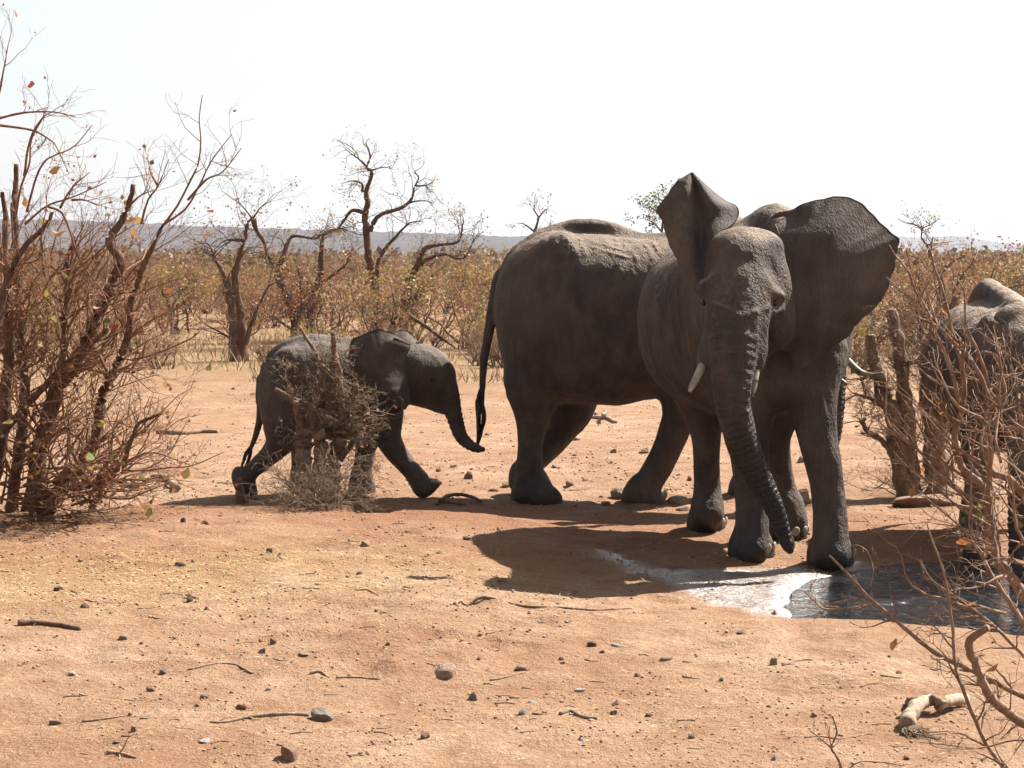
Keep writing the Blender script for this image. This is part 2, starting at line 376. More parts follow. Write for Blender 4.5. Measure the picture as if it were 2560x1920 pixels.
    def mesh(s):
        g = vdb.FloatGrid(0.6); g.copyFromArray(np.ascontiguousarray(s.d)); g.transform = vdb.createLinearTransform(s.h)
        v, q = g.convertToQuads(0.0); v = v.astype(float) + s.lo; q = q.astype(np.int64)
        a, b_, c = v[q[:, 0]], v[q[:, 1]], v[q[:, 2]]
        if np.einsum('ij,ij->i', a-v.mean(0), np.cross(b_-a, c-a)).sum() < 0: q = q[:, ::-1]
        return v, q
def resample(P, n):
    P = crom(P, 8) if len(P) > 2 else np.asarray(P, float)
    s = np.r_[0, np.cumsum(np.linalg.norm(np.diff(P[:, :3], axis=0), axis=1))]
    t = np.linspace(0, s[-1], n); return np.stack([np.interp(t, s, P[:, i]) for i in range(3)], 1)
def ear_sheet(curves, nu=40, nv=26, thick=0.026, fold=0.012, nf=9, seed=0, bulge=0.0):
    # curves: rows of points swept across the ear from its root to its rim -> a thick, rippled leaf of skin
    C = [resample(c, nu) for c in curves]; rows = np.array([resample([c[i] for c in C], nv) for i in range(nu)])   # nu x nv x 3
    t = np.linspace(0, 1, nv)[None, :]; u = np.linspace(0, 1, nu)[:, None]
    du = np.gradient(rows, axis=0); dv = np.gradient(rows, axis=1); N = np.cross(du, dv); N /= np.linalg.norm(N, axis=2, keepdims=True)+1e-9
    amp = fold*t**1.6*np.sin(u*nf*6.28 + 1.7*np.sin(u*9+seed)) + 0.5*fold*t**3*np.sin(u*nf*15+seed) + bulge*np.sin(t*math.pi)
    rows = rows + N*amp[..., None]
    th = (thick*(1-0.75*t**2))[..., None]*np.ones((nu, 1, 1))
    edge = np.minimum(u, 1-u); th = th*(0.3+0.7*np.clip(edge/0.06, 0, 1))[..., None]
    F, B = rows+N*th/2, rows-N*th/2
    v = np.concatenate([F.reshape(-1, 3), B.reshape(-1, 3)]); n = nu*nv; i = np.arange(n).reshape(nu, nv)
    q = np.stack([i[:-1, :-1], i[1:, :-1], i[1:, 1:], i[:-1, 1:]], -1).reshape(-1, 4)
    rim = np.concatenate([i[:, 0], i[-1, 1:], i[::-1, -1][1:], i[0, ::-1][1:-1]]); r2 = np.roll(rim, -1)
    side = np.stack([rim, rim+n, r2+n, r2], -1)
    return v, np.concatenate([q, q[:, ::-1]+n, side[:, ::-1]])
def tube_arrays(lines, sides=6):        # lines: list of Nx4 arrays (x, y, z, r)
    V, F, base = [], [], 0
    for P in lines:
        P = np.asarray(P, float); n = len(P); k = sides if np.isscalar(sides) else sides(P[0, 3])
        T = np.gradient(P[:, :3], axis=0); T /= np.linalg.norm(T, axis=1, keepdims=True)+1e-9
        ref = np.where(np.abs(T[:, 2:3]) > 0.9, [[1.0, 0, 0]], [[0, 0, 1.0]])
        a = np.cross(T, ref); a /= np.linalg.norm(a, axis=1, keepdims=True)+1e-9; b = np.cross(T, a)
        th = np.arange(k)/k*2*math.pi
        ring = P[:, None, :3] + P[:, 3][:, None, None]*(np.cos(th)[None, :, None]*a[:, None] + np.sin(th)[None, :, None]*b[:, None])
        V.append(ring.reshape(-1, 3)); i = base + np.arange(n*k).reshape(n, k); j = np.roll(i, -1, 1)
        F.append(np.stack([i[:-1], j[:-1], j[1:], i[1:]], -1).reshape(-1, 4))
        base += n*k
        for r_ in (0, -1):              # end caps
            V.append(P[r_:r_+1 if r_ == 0 else None, :3]); c = base; base += 1
            ids = i[r_]; nx_ = np.roll(ids, -1)
            F.append(np.stack([ids, nx_, np.full(k, c), np.full(k, c)], -1) if r_ else np.stack([nx_, ids, np.full(k, c), np.full(k, c)], -1))
    return np.concatenate(V), np.concatenate(F)
def tube_mesh(name, lines, mat, sides=6):
    v, f = tube_arrays(lines, sides); tri = f[:, 2] == f[:, 3]
    me = bpy.data.meshes.new(name); nq, n3 = (~tri).sum(), tri.sum()
    loops = np.concatenate([f[~tri].ravel(), f[tri][:, :3].ravel()]).astype(np.int32)
    me.vertices.add(len(v)); me.vertices.foreach_set('co', v.astype(np.float32).ravel())
    me.loops.add(len(loops)); me.loops.foreach_set('vertex_index', loops)
    me.polygons.add(int(nq+n3)); me.polygons.foreach_set('loop_start', np.concatenate([np.arange(nq)*4, nq*4+np.arange(n3)*3]).astype(np.int32))
    me.update(calc_edges=True); me.polygons.foreach_set('use_smooth', np.ones(int(nq+n3), bool)); me.materials.append(mat); me.validate()
    return me
def ellipsoid_mesh(name, r, mat, n=10, m=7):
    v = [(0, 0, r[2])]; f = []
    for i in range(1, m):
        for j in range(n):
            a, b_ = math.pi*i/m, 2*math.pi*j/n; v.append((r[0]*math.sin(a)*math.cos(b_), r[1]*math.sin(a)*math.sin(b_), r[2]*math.cos(a)))
    v.append((0, 0, -r[2])); last = len(v)-1
    for j in range(n): f.append((0, 1+j, 1+(j+1) % n)); f.append((last, last-1-j, last-1-(j+1) % n))
    for i in range(m-2):
        for j in range(n):
            a = 1+i*n; f.append((a+j, a+n+j, a+n+(j+1) % n, a+(j+1) % n))
    return mesh_data(name, v, f, [mat])

def finish(root_xy, field, label, group, skin, ears=(), trunk=None, ring_amp=0.004, dust_light_spots=(), wet_trunk=None, wet_feet=None):
    v, q = field.mesh()
    nrm = None
    for ev, eq in ears: q = np.concatenate([q, eq+len(v)]); v = np.concatenate([v, ev])
    ring = np.zeros(len(v)); rw = np.zeros(len(v)); wet = np.zeros(len(v)); dusty = np.zeros(len(v))
    if trunk is not None:
        sarc = np.r_[0, np.cumsum(np.linalg.norm(np.diff(trunk[:, :3], axis=0), axis=1))]
        cand = np.where((np.abs(v-trunk[:, :3].mean(0)) < (np.ptp(trunk[:, :3], axis=0)/2+0.35)).all(1))[0]
        best = np.full(len(cand), 1e9); bs = np.zeros(len(cand)); br = np.ones(len(cand))
        for (a, b_, s0, s1) in zip(trunk[:-1], trunk[1:], sarc[:-1], sarc[1:]):
            e = b_[:3]-a[:3]; t = np.clip(((v[cand]-a[:3])@e)/(e@e+1e-9), 0, 1)
            d = np.linalg.norm(v[cand]-a[:3]-t[:, None]*e, axis=1); r_ = a[3]+t*(b_[3]-a[3]); m = d-r_ < best
            best[m] = (d-r_)[m]; bs[m] = (s0+t*(s1-s0))[m]; br[m] = r_[m]
        ring[cand] = bs; rw[cand] = sm(0.05, 0.015, best)*sm(0.0, 0.25, bs)
        if wet_trunk: wet[cand] = sm(0.05, 0.02, best)*sm(wet_trunk-0.18, wet_trunk+0.1, bs + 0.12*vnoise(v[cand][:, 0]*9, v[cand][:, 1]*9, v[cand][:, 2]*4, 3))
    bd = np.zeros(len(v))
    for (c, r_, z_) in dust_light_spots:
        dusty = np.maximum(dusty, np.exp(-(((v-np.asarray(c))/np.asarray(r_))**2).sum(1))*z_)  # dust patches, and the warm light on one ear put in as colour
    if wet_feet: wet = np.maximum(wet, 0.75*sm(wet_feet+0.06, wet_feet-0.1, v[:, 2]+0.10*vnoise(v[:, 0]*7, v[:, 1]*7, v[:, 2]*3, 5)))
    # skin relief: trunk rings and soft folds as real shape
    me = mesh_data('body', v, q, [skin])
    N = np.empty(len(v)*3, np.float32); me.vertices.foreach_get('normal', N); N = N.reshape(-1, 3)
    nb_ = len(v)-sum(len(ev) for ev, _ in ears)
    bd[:nb_] = (sm(.42, .85, N[:nb_, 2] + .14*vnoise(v[:nb_, 0]*6, v[:nb_, 1]*6, v[:nb_, 2]*6, 17))*sm(.58, .72, v[:nb_, 2]/v[:nb_, 2].max()))   # dust plus painted sunlight: upward faces of back and crown coloured paler
    dsp = ring_amp*rw*np.sin(ring*150 + 3.5*(vnoise(v[:, 0]*6, v[:, 1]*6, v[:, 2]*6, 11)))
    earsk = np.r_[np.zeros(nb_), np.ones(len(v)-nb_)]
    dsp += (1-.85*earsk)*(0.007*vnoise(v[:, 0]*9, v[:, 1]*9, v[:, 2]*3.2, 12) + 0.004*vnoise(v[:, 0]*26, v[:, 1]*26, v[:, 2]*9, 13))
    if len(me.vertices) == len(v):
        v2 = v + N*dsp[:, None] - np.array([root_xy[0], root_xy[1], 0]); me.vertices.foreach_set('co', v2.astype(np.float32).ravel())
        for nme, dat in (('ring', ring), ('ringw', rw), ('wet', wet), ('dusty', dusty), ('sunlit_dust', bd), ('earskin', earsk)): attr(me, nme, dat)
    me.update()
    root = empty('elephant', (root_xy[0], root_xy[1], 0), label, 'elephant', group)
    link('body', me, root)
    return root
def rel(root, p): return np.asarray(p, float)-np.array(root.location)
def tusk(root, pts):
    P = crom(pts, 6); P[:, :3] -= np.array(root.location); P = np.vstack([P, P[-1]+(P[-1]-P[-2])*0.15]); P[-1, 3] = 0.002
    link('tusk', tube_mesh('tusk', [P], M['ivory'], 12), root)
def eye(root, p, r=0.028):
    link('eye', ellipsoid_mesh('eye', (r, r, r), M['eye']), root, rel(root, p))
def toenails(root, c, r, ang0, spread=1.7, n=4, size=(0.045, 0.02, 0.045), lift=0.045, me=[None]):
    if me[0] is None: me[0] = ellipsoid_mesh('toenail', (1, 1, 1), M['nail'], 10, 6)
    for i in range(n):
        a = ang0 + (i/(n-1)-0.5)*spread
        o = link('toenail', me[0], root, rel(root, (c[0]+math.cos(a)*r*0.955, c[1]+math.sin(a)*r*0.955, c[2]+lift)))
        o.rotation_euler = (R(-14), 0, a-math.pi/2); o.scale = (size[0], size[1], size[2])
def tail_tuft(root, lines):
    L = []
    for P in lines: P = crom(P, 5); P[:, :3] -= np.array(root.location); L.append(P)
    link('tail_tuft', tube_mesh('tail_tuft', L, M['hair'], 4), root)
def leg(Fd, pts, foot, k=0.07):         # pts: (px, py, Y, r); foot: (px, py, Y, rx, ry, height)
    L = [np.r_[A(p[0], p[1], p[2]), p[3]] for p in pts]
    Fd.limb(L, k)
def skin_fold(Fd, pts, r=.012, Y0=12.3, sink=.004):     # a raised crease lying on the skin along a path seen in the photograph
    out = []
    for x, y in crom(np.array(pts, float), 6):
        d = ray(x, y); d = d/d[1]; Ys = np.arange(Y0, Y0+3.5, .006); P = np.array([0, 0, CAM_H]) + Ys[:, None]*d; ix = np.round((P-Fd.lo)/Fd.h).astype(int)
        ok = ((ix >= 0) & (ix < Fd.n)).all(1); ix = np.clip(ix, 0, Fd.n-1); val = np.where(ok, Fd.d[ix[:, 0], ix[:, 1], ix[:, 2]], 1); hit = np.where(val < 0)[0]
        if len(hit): out.append(np.r_[P[hit[0]]+d*sink/np.linalg.norm(d), r])
    if len(out) > 2:
        o = np.array(out); o[:, 3] *= np.sin(np.linspace(.25, math.pi-.25, len(o)))
        return o
    return None
def add_folds(Fd, folds, k=.03):
    S_ = [skin_fold(Fd, p, r, Y0) for p, r, Y0 in folds]
    for o in S_:
        if o is not None: Fd.limb(o, k, 2)
def pad(Fd, c, rad, h, yaw=0, k=0.10, stretch=1.0):    # a rounded foot standing on the ground
    e = np.array([math.cos(yaw), math.sin(yaw), 0])*rad*(stretch-1)
    for sg in ((-1, 1) if stretch > 1.01 else (0,)):
        q = np.asarray(c, float)+e*sg
        Fd.limb([np.r_[q+(0, 0, .01), rad*.98], np.r_[q+(0, 0, h*.3), rad*.95], np.r_[q-e*sg*.6+(0, 0, h*.75), rad*.78], np.r_[q-e*sg+(0, 0, h*1.25), rad*.62]], k)
# ------------------------------------------------------------------ elephant facing the camera with spread ears
def L4(*rows): return [np.r_[A(a, b_, c), d] for a, b_, c, d in rows]
def C3(Y, *pts): return [A(p[0], p[1], p[2] if len(p) > 2 else Y) for p in pts]
VOX = 0.0135
def elephant_front():
    F = Field((0.75, 12.55, -0.06), (3.0, 16.2, 2.65), VOX)
    o = (1.97, 13.80); u = (-0.20, 0.98)
    F.loft(o, u, [(-0.05, 1.85, 1.25, .22), (.15, 2.10, 1.04, .44), (.4, 2.30, .97, .57), (.7, 2.33, .93, .67), (1.0, 2.27, .91, .75), (1.3, 2.25, .91, .77), (1.6, 2.25, .96, .71), (1.85, 2.18, 1.05, .58), (2.05, 2.0, 1.2, .40), (2.15, 1.8, 1.4, .2)], 0.1, 2.3)
    def ax(s, z, r, off=0.0): return np.array([o[0]+u[0]*s-u[1]*off, o[1]+u[1]*s+u[0]*off, z, r])
    F.limb([ax(0.15, 2.12, .17), ax(.45, 2.30, .17), ax(.8, 2.27, .15), ax(1.2, 2.22, .15), ax(1.6, 2.25, .15), ax(1.95, 2.05, .15)], 0.12)
    # neck
    F.limb(L4((1880, 775, 14.15, .44), (1880, 745, 13.9, .35), (1874, 722, 13.65, .28)), 0.08)
    # skull
    F.ball(A(1862, 672, 13.42), (.272, .30, .245), 0.05)
    F.ball(A(1864, 612, 13.40), (.235, .25, .115), 0.08)
    F.ball(A(1864, 745, 13.36), (.305, .26, .25), 0.08)
    F.ball(A(1922, 742, 13.40), (.160, .24, .26), 0.08)
    F.ball(A(1862, 690, 13.16), (.19, .12, .22), 0.10)
    F.ball(A(1930, 812, 13.36), (.15, .20, .19), 0.08)
    F.ball(A(1802, 812, 13.36), (.125, .20, .17), 0.08)
    F.ball(A(1862, 880, 13.42), (.16, .2, .16), 0.08)
    F.limb(L4((1772, 695, 13.18, .05), (1762, 718, 13.18, .055), (1764, 735, 13.18, .04)), 0.07)
    F.limb(L4((1915, 722, 13.10, .03), (1935, 732, 13.09, .034), (1955, 742, 13.13, .028)), 0.05)
    F.limb(L4((1915, 775, 13.09, .022), (1935, 778, 13.09, .026), (1952, 772, 13.13, .022)), 0.05)
    for ex_, ey_ in ((1758, 13.10), (1936, 13.06)): F.ball(A(ex_, 756, ey_), (.045, .05, .028), 0.05, cut=True)
    F.limb(L4((1796, 840, 13.10, .085), (1772, 880, 13.03, .07), (1762, 906, 12.99, .048)), 0.05)
    F.limb(L4((1884, 840, 13.10, .085), (1892, 880, 13.02, .068), (1890, 918, 12.98, .046)), 0.05)
    # temple hollows
    F.ball(A(1945, 672, 13.08), (.05, .06, .09), 0.10, cut=True)
    F.ball(A(1772, 664, 13.16), (.04, .06, .09), 0.09, cut=True)
    trunk = F.limb(L4((1852, 735, 13.16, .215), (1842, 800, 13.06, .205), (1834, 850, 12.98, .178), (1832, 905, 12.93, .150), (1832, 960, 12.90, .130), (1833, 1010, 12.90, .117), (1844, 1065, 12.92, .111), (1862, 1125, 12.95, .105), (1890, 1182, 12.98, .092), (1916, 1232, 13.0, .076), (1939, 1282, 13.02, .060), (1958, 1330, 13.04, .050), (1971, 1362, 13.03, .042), (1976, 1376, 13.02, .024)), 0.07)
    # legs: front pair, hind pair
    legs = [([(1900, 900, 13.95, .25), (1880, 1000, 13.88, .19), (1872, 1090, 13.84, .148), (1878, 1180, 13.83, .132), (1880, 1260, 13.83, .117), (1880, 1330, 13.80, .118), (1879, 1372, 13.77, .125)], (1880, 1404)),
            ([(2030, 880, 13.85, .25), (2032, 980, 13.75, .175), (2040, 1080, 13.68, .138), (2058, 1160, 13.64, .122), (2070, 1240, 13.62, .112), (2076, 1320, 13.58, .118), (2079, 1385, 13.52, .125)], (2080, 1420)),
            ([(1742, 880, 15.25, .30), (1752, 980, 15.2, .20), (1764, 1070, 15.2, .125), (1766, 1140, 15.2, .100), (1768, 1220, 15.25, .102), (1768, 1280, 15.2, .13)], (1768, 1338)),
            ([(1960, 880, 14.85, .28), (1950, 1000, 14.8, .19), (1938, 1080, 14.85, .125), (1942, 1150, 14.95, .105), (1956, 1220, 14.98, .105), (1968, 1290, 14.95, .13)], (1972, 1358))]
    feet = []
    for pts, f in legs:
        leg(F, pts, None); c = G(f[0], f[1]-14); c = np.array([c[0], c[1]+0.10, 0.0]); feet.append(c)
        pad(F, c, .168 if len(feet) < 3 else .155, .17)
    # chest folds between the legs
    F.ball(A(1950, 930, 13.85), (.26, .2, .25), 0.12)
    F.limb([ax(2.02, 2.0, .06), ax(2.2, 1.7, .05), ax(2.26, 1.3, .035), ax(2.25, .9, .025)], 0.05)
    F.floor(-0.02)
    rf = random.Random(9); folds = []
    for yy in (838, 862, 884, 906, 928, 950, 972, 996, 1022):
        c_ = float(np.interp(yy, [838, 1022], [1836, 1836])); hw_ = float(np.interp(yy, [838, 1022], [62, 36])); folds.append(([(c_-hw_, yy+8+rf.uniform(-3, 3)), (c_-hw_*.4, yy+rf.uniform(-2, 2)), (c_+hw_*.4, yy+rf.uniform(-2, 2)), (c_+hw_*.9, yy+9+rf.uniform(-3, 3))], .011, 12.3))
    for x0_, y0_, x1_, y1_ in ((1660, 690, 1690, 860), (1690, 700, 1722, 900), (1715, 760, 1738, 930), (1640, 720, 1660, 800), (2052, 930, 2062, 1040), (2015, 960, 2010, 1080), (1780, 760, 1850, 790), (1870, 790, 1920, 770), (1775, 780, 1800, 840)):
        folds.append(([(x0_, y0_), ((x0_+x1_)/2+rf.uniform(-5, 5), (y0_+y1_)/2), (x1_, y1_)], .011, 12.3))
    add_folds(F, folds)
    # spread ear (right of the head) and the ear swept back (left of the head)
    root1 = C3(0, (1936, 560, 13.52), (1966, 640, 13.42), (1976, 720, 13.36), (1965, 800, 13.38), (1944, 862, 13.44))
    mid1 = C3(0, (1965, 538, 13.60), (2060, 585, 13.44), (2085, 700, 13.40), (2035, 815, 13.44), (1962, 880, 13.50))
    rim1 = C3(0, (1922, 548, 13.66), (1945, 531, 13.66), (1976, 525, 13.66), (2012, 509, 13.66), (2059, 496, 13.68), (2092, 490, 13.70), (2124, 496, 13.72), (2153, 509, 13.74), (2182, 534, 13.76), (2207, 563, 13.77), (2229, 584, 13.78), (2250, 599, 13.78), (2245, 622, 13.77), (2237, 646, 13.76), (2235, 671, 13.75), (2226, 700, 13.73), (2211, 736, 13.71), (2189, 769, 13.69), (2157, 794, 13.66), (2139, 816, 13.65), (2128, 834, 13.64), (2103, 852, 13.62), (2077, 874, 13.60), (2045, 899, 13.58), (2012, 917, 13.57), (1989, 924, 13.56), (1974, 899, 13.54), (1962, 870, 13.50))
    rim1 = [np.array([0, 0, CAM_H])+(p-np.array([0, 0, CAM_H]))*((13.54+(p[1]-13.54)*.45)/p[1]) for p in rim1]
    e1 = ear_sheet([root1, mid1, rim1], 90, 34, 0.022, 0.007, 9, 1.0)
    left2 = C3(0, (1728, 430, 13.72), (1694, 454, 13.72), (1668, 487, 13.70), (1643, 523, 13.70), (1658, 559, 13.66), (1665, 588, 13.62), (1679, 624, 13.56), (1705, 671, 13.48), (1728, 710, 13.40), (1747, 742, 13.32))
    mid2a = C3(0, (1727, 432, 13.72), (1712, 480, 13.62), (1706, 540, 13.58), (1718, 610, 13.50), (1738, 690, 13.40), (1752, 742, 13.32))
    mid2 = C3(0, (1728, 432, 13.72), (1742, 490, 13.70), (1748, 545, 13.66), (1754, 610, 13.56), (1760, 690, 13.40), (1758, 742, 13.32))
    mid2b = C3(0, (1730, 431, 13.72), (1772, 500, 13.62), (1790, 540, 13.60), (1776, 590, 13.50), (1770, 680, 13.40), (1762, 742, 13.33))
    right2 = C3(0, (1731, 430, 13.72), (1752, 454, 13.72), (1784, 483, 13.72), (1813, 505, 13.72), (1838, 516, 13.70), (1847, 534, 13.66), (1838, 556, 13.60), (1822, 572, 13.52), (1791, 590, 13.44), (1780, 660, 13.40), (1768, 742, 13.34))
    e2 = ear_sheet([right2, mid2b, mid2, mid2a, left2], 64, 40, 0.022, 0.005, 6, 2.0)
    root = finish((1.9, 14.3), F, 'adult elephant facing forward with ears spread and trunk hanging to the ground', 'elephants at the waterhole', M['skin'], [e1, e2], trunk, 0.0009,
                  [(A(1830, 720, 13.05), (.16, .25, .16), 1.0), (A(1900, 735, 13.05), (.15, .25, .12), .7), (A(1690, 560, 13.6), (.10, .3, .3), .8)], 0.95, 0.10)  # forehead spots are dust; the ear spot paints warm bounced light into colour
    tusk(root, L4((1776, 868, 13.05, .030), (1760, 905, 12.98, .030), (1744, 940, 12.93, .026), (1730, 966, 12.90, .019), (1724, 979, 12.89, .011)))
    tusk(root, L4((1890, 872, 13.05, .030), (1889, 915, 12.97, .030), (1886, 950, 12.92, .026), (1881, 980, 12.89, .019), (1877, 992, 12.88, .012)))
    eye(root, A(1760, 756, 13.165), .021); eye(root, A(1935, 757, 13.10), .024)
    for c in feet[:2]: toenails(root, c, .172, R(-66), 1.75, 4, (.038, .016, .040), .056)
    for c in feet[2:]: toenails(root, c, .158, R(-55), 1.8, 4, (.034, .016, .038), .052)
    rng = random.Random(3); t0 = ax(2.25, .9, 0)
    tail_tuft(root, [[np.r_[t0[:3], .006], np.r_[t0[:3]+np.array([rng.uniform(-.04, .04), .02, -.2]), .006], np.r_[t0[:3]+np.array([rng.uniform(-.06, .06), .03, -.4]), .002]] for _ in range(14)])
elephant_front()

# ------------------------------------------------------------------ elephant walking past behind, in profile
def profile_torso(F, st, Yf, k=0.1, ex=2.4):
    P0 = A(st[0][0], 800, Yf(st[0][0])); P1 = A(st[-1][0], 800, Yf(st[-1][0])); u = (P1-P0)[:2]; n = np.linalg.norm(u)
    rows = []
    for px, t, b_, hw in st:
        Y = Yf(px); p = A(px, t, Y); rows.append(((p[:2]-P0[:2])@u/n, p[2], A(px, b_, Y)[2], hw))
    F.loft(P0[:2], u/n, rows, k, ex)
def elephant_profile():
    F = Field((-0.45, 16.1, -0.06), (3.1, 18.3, 2.65), VOX)
    Yf = lambda px: 17.45-(px-1244)/550*0.35
    profile_torso(F, [(1243, 730, 810, .16), (1262, 664, 880, .33), (1300, 619, 950, .47), (1350, 588, 990, .57), (1392, 578, 1003, .64), (1450, 584, 1008, .69), (1500, 587, 1010, .71), (1550, 592, 1011, .71), (1600, 597, 1003, .69), (1650, 599, 992, .65), (1700, 596, 985, .6), (1750, 590, 980, .52), (1800, 600, 950, .42), (1840, 650, 890, .28)], Yf, 0.1, 2.6)
    F.limb(L4((1262, 712, 17.45, .10), (1300, 650, 17.44, .12), (1350, 606, 17.42, .10), (1400, 585, 17.4, .10), (1446, 576, 17.36, .10), (1500, 577, 17.32, .10), (1550, 592, 17.28, .10), (1600, 610, 17.25, .10), (1660, 614, 17.2, .11), (1740, 605, 17.15, .15)), 0.075)
    F.limb(L4((1385, 620, 16.97, .05), (1410, 612, 16.96, .07), (1428, 640, 16.86, .05)), 0.16)
    # thigh, shoulder
    F.ball(A(1342, 860, 17.12), (.275, .30, .62), 0.12); F.ball(A(1360, 860, 17.7), (.36, .28, .6), 0.12)
    F.ball(A(1720, 850, 16.95), (.28, .24, .55), 0.14)
    legs = [([(1330, 960, 17.12, .25), (1331, 1030, 17.1, .165), (1327, 1093, 17.08, .117), (1325, 1142, 17.06, .111), (1324, 1190, 17.06, .125), (1325, 1225, 17.04, .15)], G(1333, 1246), .165, 1.16),
            ([(1430, 960, 17.65, .26), (1428, 1020, 17.65, .20), (1405, 1075, 17.65, .135), (1362, 1125, 17.65, .115), (1328, 1158, 17.66, .115), (1308, 1178, 17.68, .11)], None, 0, 0),
            ([(1712, 940, 16.98, .24), (1697, 1034, 16.94, .142), (1682, 1084, 16.93, .135), (1663, 1132, 16.92, .125), (1637, 1182, 16.92, .120), (1612, 1218, 16.92, .120)], G(1602, 1252), .140, 1.22),
            ([(1800, 930, 17.35, .24), (1840, 1034, 17.4, .15), (1862, 1110, 17.4, .13), (1872, 1180, 17.4, .115), (1874, 1220, 17.4, .13)], G(1876, 1240), .17, 1.1)]
    feet = []
    for pts, c, rad, stch in legs:
        leg(F, pts, None)
        if c is not None: c = np.array([c[0], c[1]+0.03, 0]); pad(F, c, rad, .13 if pts[0][0] != 1712 else .10, -0.15, stretch=stch); feet.append((c, rad*stch))
    F.ball(A(1306, 1184, 17.68), (.10, .14, .17), 0.05, 0, -0.5)
    F.limb(L4((1310, 1200, 17.68, .10), (1336, 1228, 17.66, .09)), 0.06)
    F.limb(L4((1600, 1235, 16.9, .14), (1640, 1258, 16.88, .085)), 0.06)
    F.limb(L4((1345, 1230, 17.02, .13), (1380, 1248, 17.0, .085)), 0.06)
    # head, trunk (mostly hidden by the one in front)
    F.limb(L4((1770, 740, 17.1, .46), (1850, 740, 17.0, .40), (1920, 740, 16.95, .36)), 0.12)
    F.ball(A(1985, 720, 16.9), (.36, .31, .38), 0.1); F.ball(A(2030, 810, 16.9), (.22, .22, .24), 0.1)
    trunk = F.limb(L4((2040, 770, 16.85, .20), (2070, 850, 16.83, .145), (2082, 920, 16.83, .112), (2084, 990, 16.83, .096), (2083, 1060, 16.83, .083), (2077, 1110, 16.84, .068), (2066, 1150, 16.85, .055), (2048, 1180, 16.86, .046)), 0.08)
    tl = F.limb(L4((1256, 690, 17.42, .07), (1240, 735, 17.4, .05), (1231, 777, 17.4, .046), (1224, 821, 17.4, .041), (1214, 875, 17.4, .035), (1208, 920, 17.4, .030), (1206, 974, 17.4, .025)), 0.05)
    F.floor(-0.02)
    folds = [([(a_, b_), (c_, d_), (g_, h_)], r_, 16.0) for a_, b_, c_, d_, g_, h_, r_ in ((1408, 588, 1412, 612, 1408, 640, .013), (1418, 590, 1421, 615, 1417, 645, .012), (1428, 596, 1430, 618, 1434, 640, .011), (1392, 604, 1388, 622, 1386, 640, .011), (1450, 598, 1456, 618, 1462, 640, .012), (1424, 606, 1436, 622, 1445, 640, .011), (1485, 620, 1530, 634, 1575, 646, .010), (1560, 612, 1580, 630, 1596, 656, .012), (1612, 612, 1622, 630, 1632, 652, .012), (1630, 606, 1642, 622, 1652, 640, .012), (1500, 612, 1540, 622, 1570, 630, .009), (1340, 960, 1395, 985, 1420, 1000, .014), (1375, 900, 1400, 950, 1410, 990, .013), (1290, 1190, 1325, 1198, 1360, 1194, .011), (1300, 860, 1310, 930, 1318, 1000, .010), (1335, 840, 1345, 920, 1350, 990, .010), (1600, 1200, 1630, 1208, 1650, 1200, .011), (1640, 1040, 1690, 1050, 1720, 1040, .011), (1250, 800, 1262, 870, 1272, 930, .010))]
    add_folds(F, [(p_, r_*.75, y_) for p_, r_, y_ in folds], .018)
    e = ear_sheet([C3(16.62, (1945, 640), (1950, 740), (1940, 850)), C3(16.5, (1870, 610), (1860, 740), (1890, 880)), C3(16.5, (1930, 590), (1860, 560), (1800, 610), (1790, 740), (1830, 880), (1900, 930), (1935, 860))], 40, 18, .03, .01, 6)
    root = finish((0.9, 17.1), F, 'adult elephant walking in profile behind the one with spread ears, tail hanging', 'elephants at the waterhole', M['skin'], [e], trunk, 0.005)
    tusk(root, L4((2090, 872, 17.05, .034), (2120, 903, 17.0, .032), (2150, 930, 16.95, .028), (2180, 938, 16.9, .020), (2206, 932, 16.86, .009)))
    tusk(root, L4((2045, 905, 16.66, .034), (2070, 926, 16.58, .032), (2095, 946, 16.5, .026), (2118, 961, 16.44, .012)))
    eye(root, A(2030, 760, 16.62))
    toenails(root, feet[0][0], feet[0][1], R(-35), 1.5, 3, (.05, .022, .045), .05)
    toenails(root, feet[1][0]+np.array([.07, -.02, 0]), feet[1][1]*0.86, R(-35), 1.6, 4, (.05, .022, .042), .05)
    toenails(root, feet[2][0], feet[2][1], R(-30), 1.5, 3, (.05, .022, .045), .05)
    rng = random.Random(8); H_ = []
    for i in range(34):
        a = rng.uniform(-1, 1); s_ = rng.choice((-1, 1))
        H_.append(L4((1207+rng.uniform(-4, 4), 955+rng.uniform(0, 25), 17.4, .010), (1200+a*9, 1000, 17.4+rng.uniform(-.04, .04), .009), (1203+s_*rng.uniform(2, 11), 1045, 17.4+rng.uniform(-.06, .06), .007), (1199+a*6, 1085, 17.4, .006), (1194+a*3, 1100+rng.uniform(0, 18), 17.4, .002)))
    tail_tuft(root, H_)
elephant_profile()

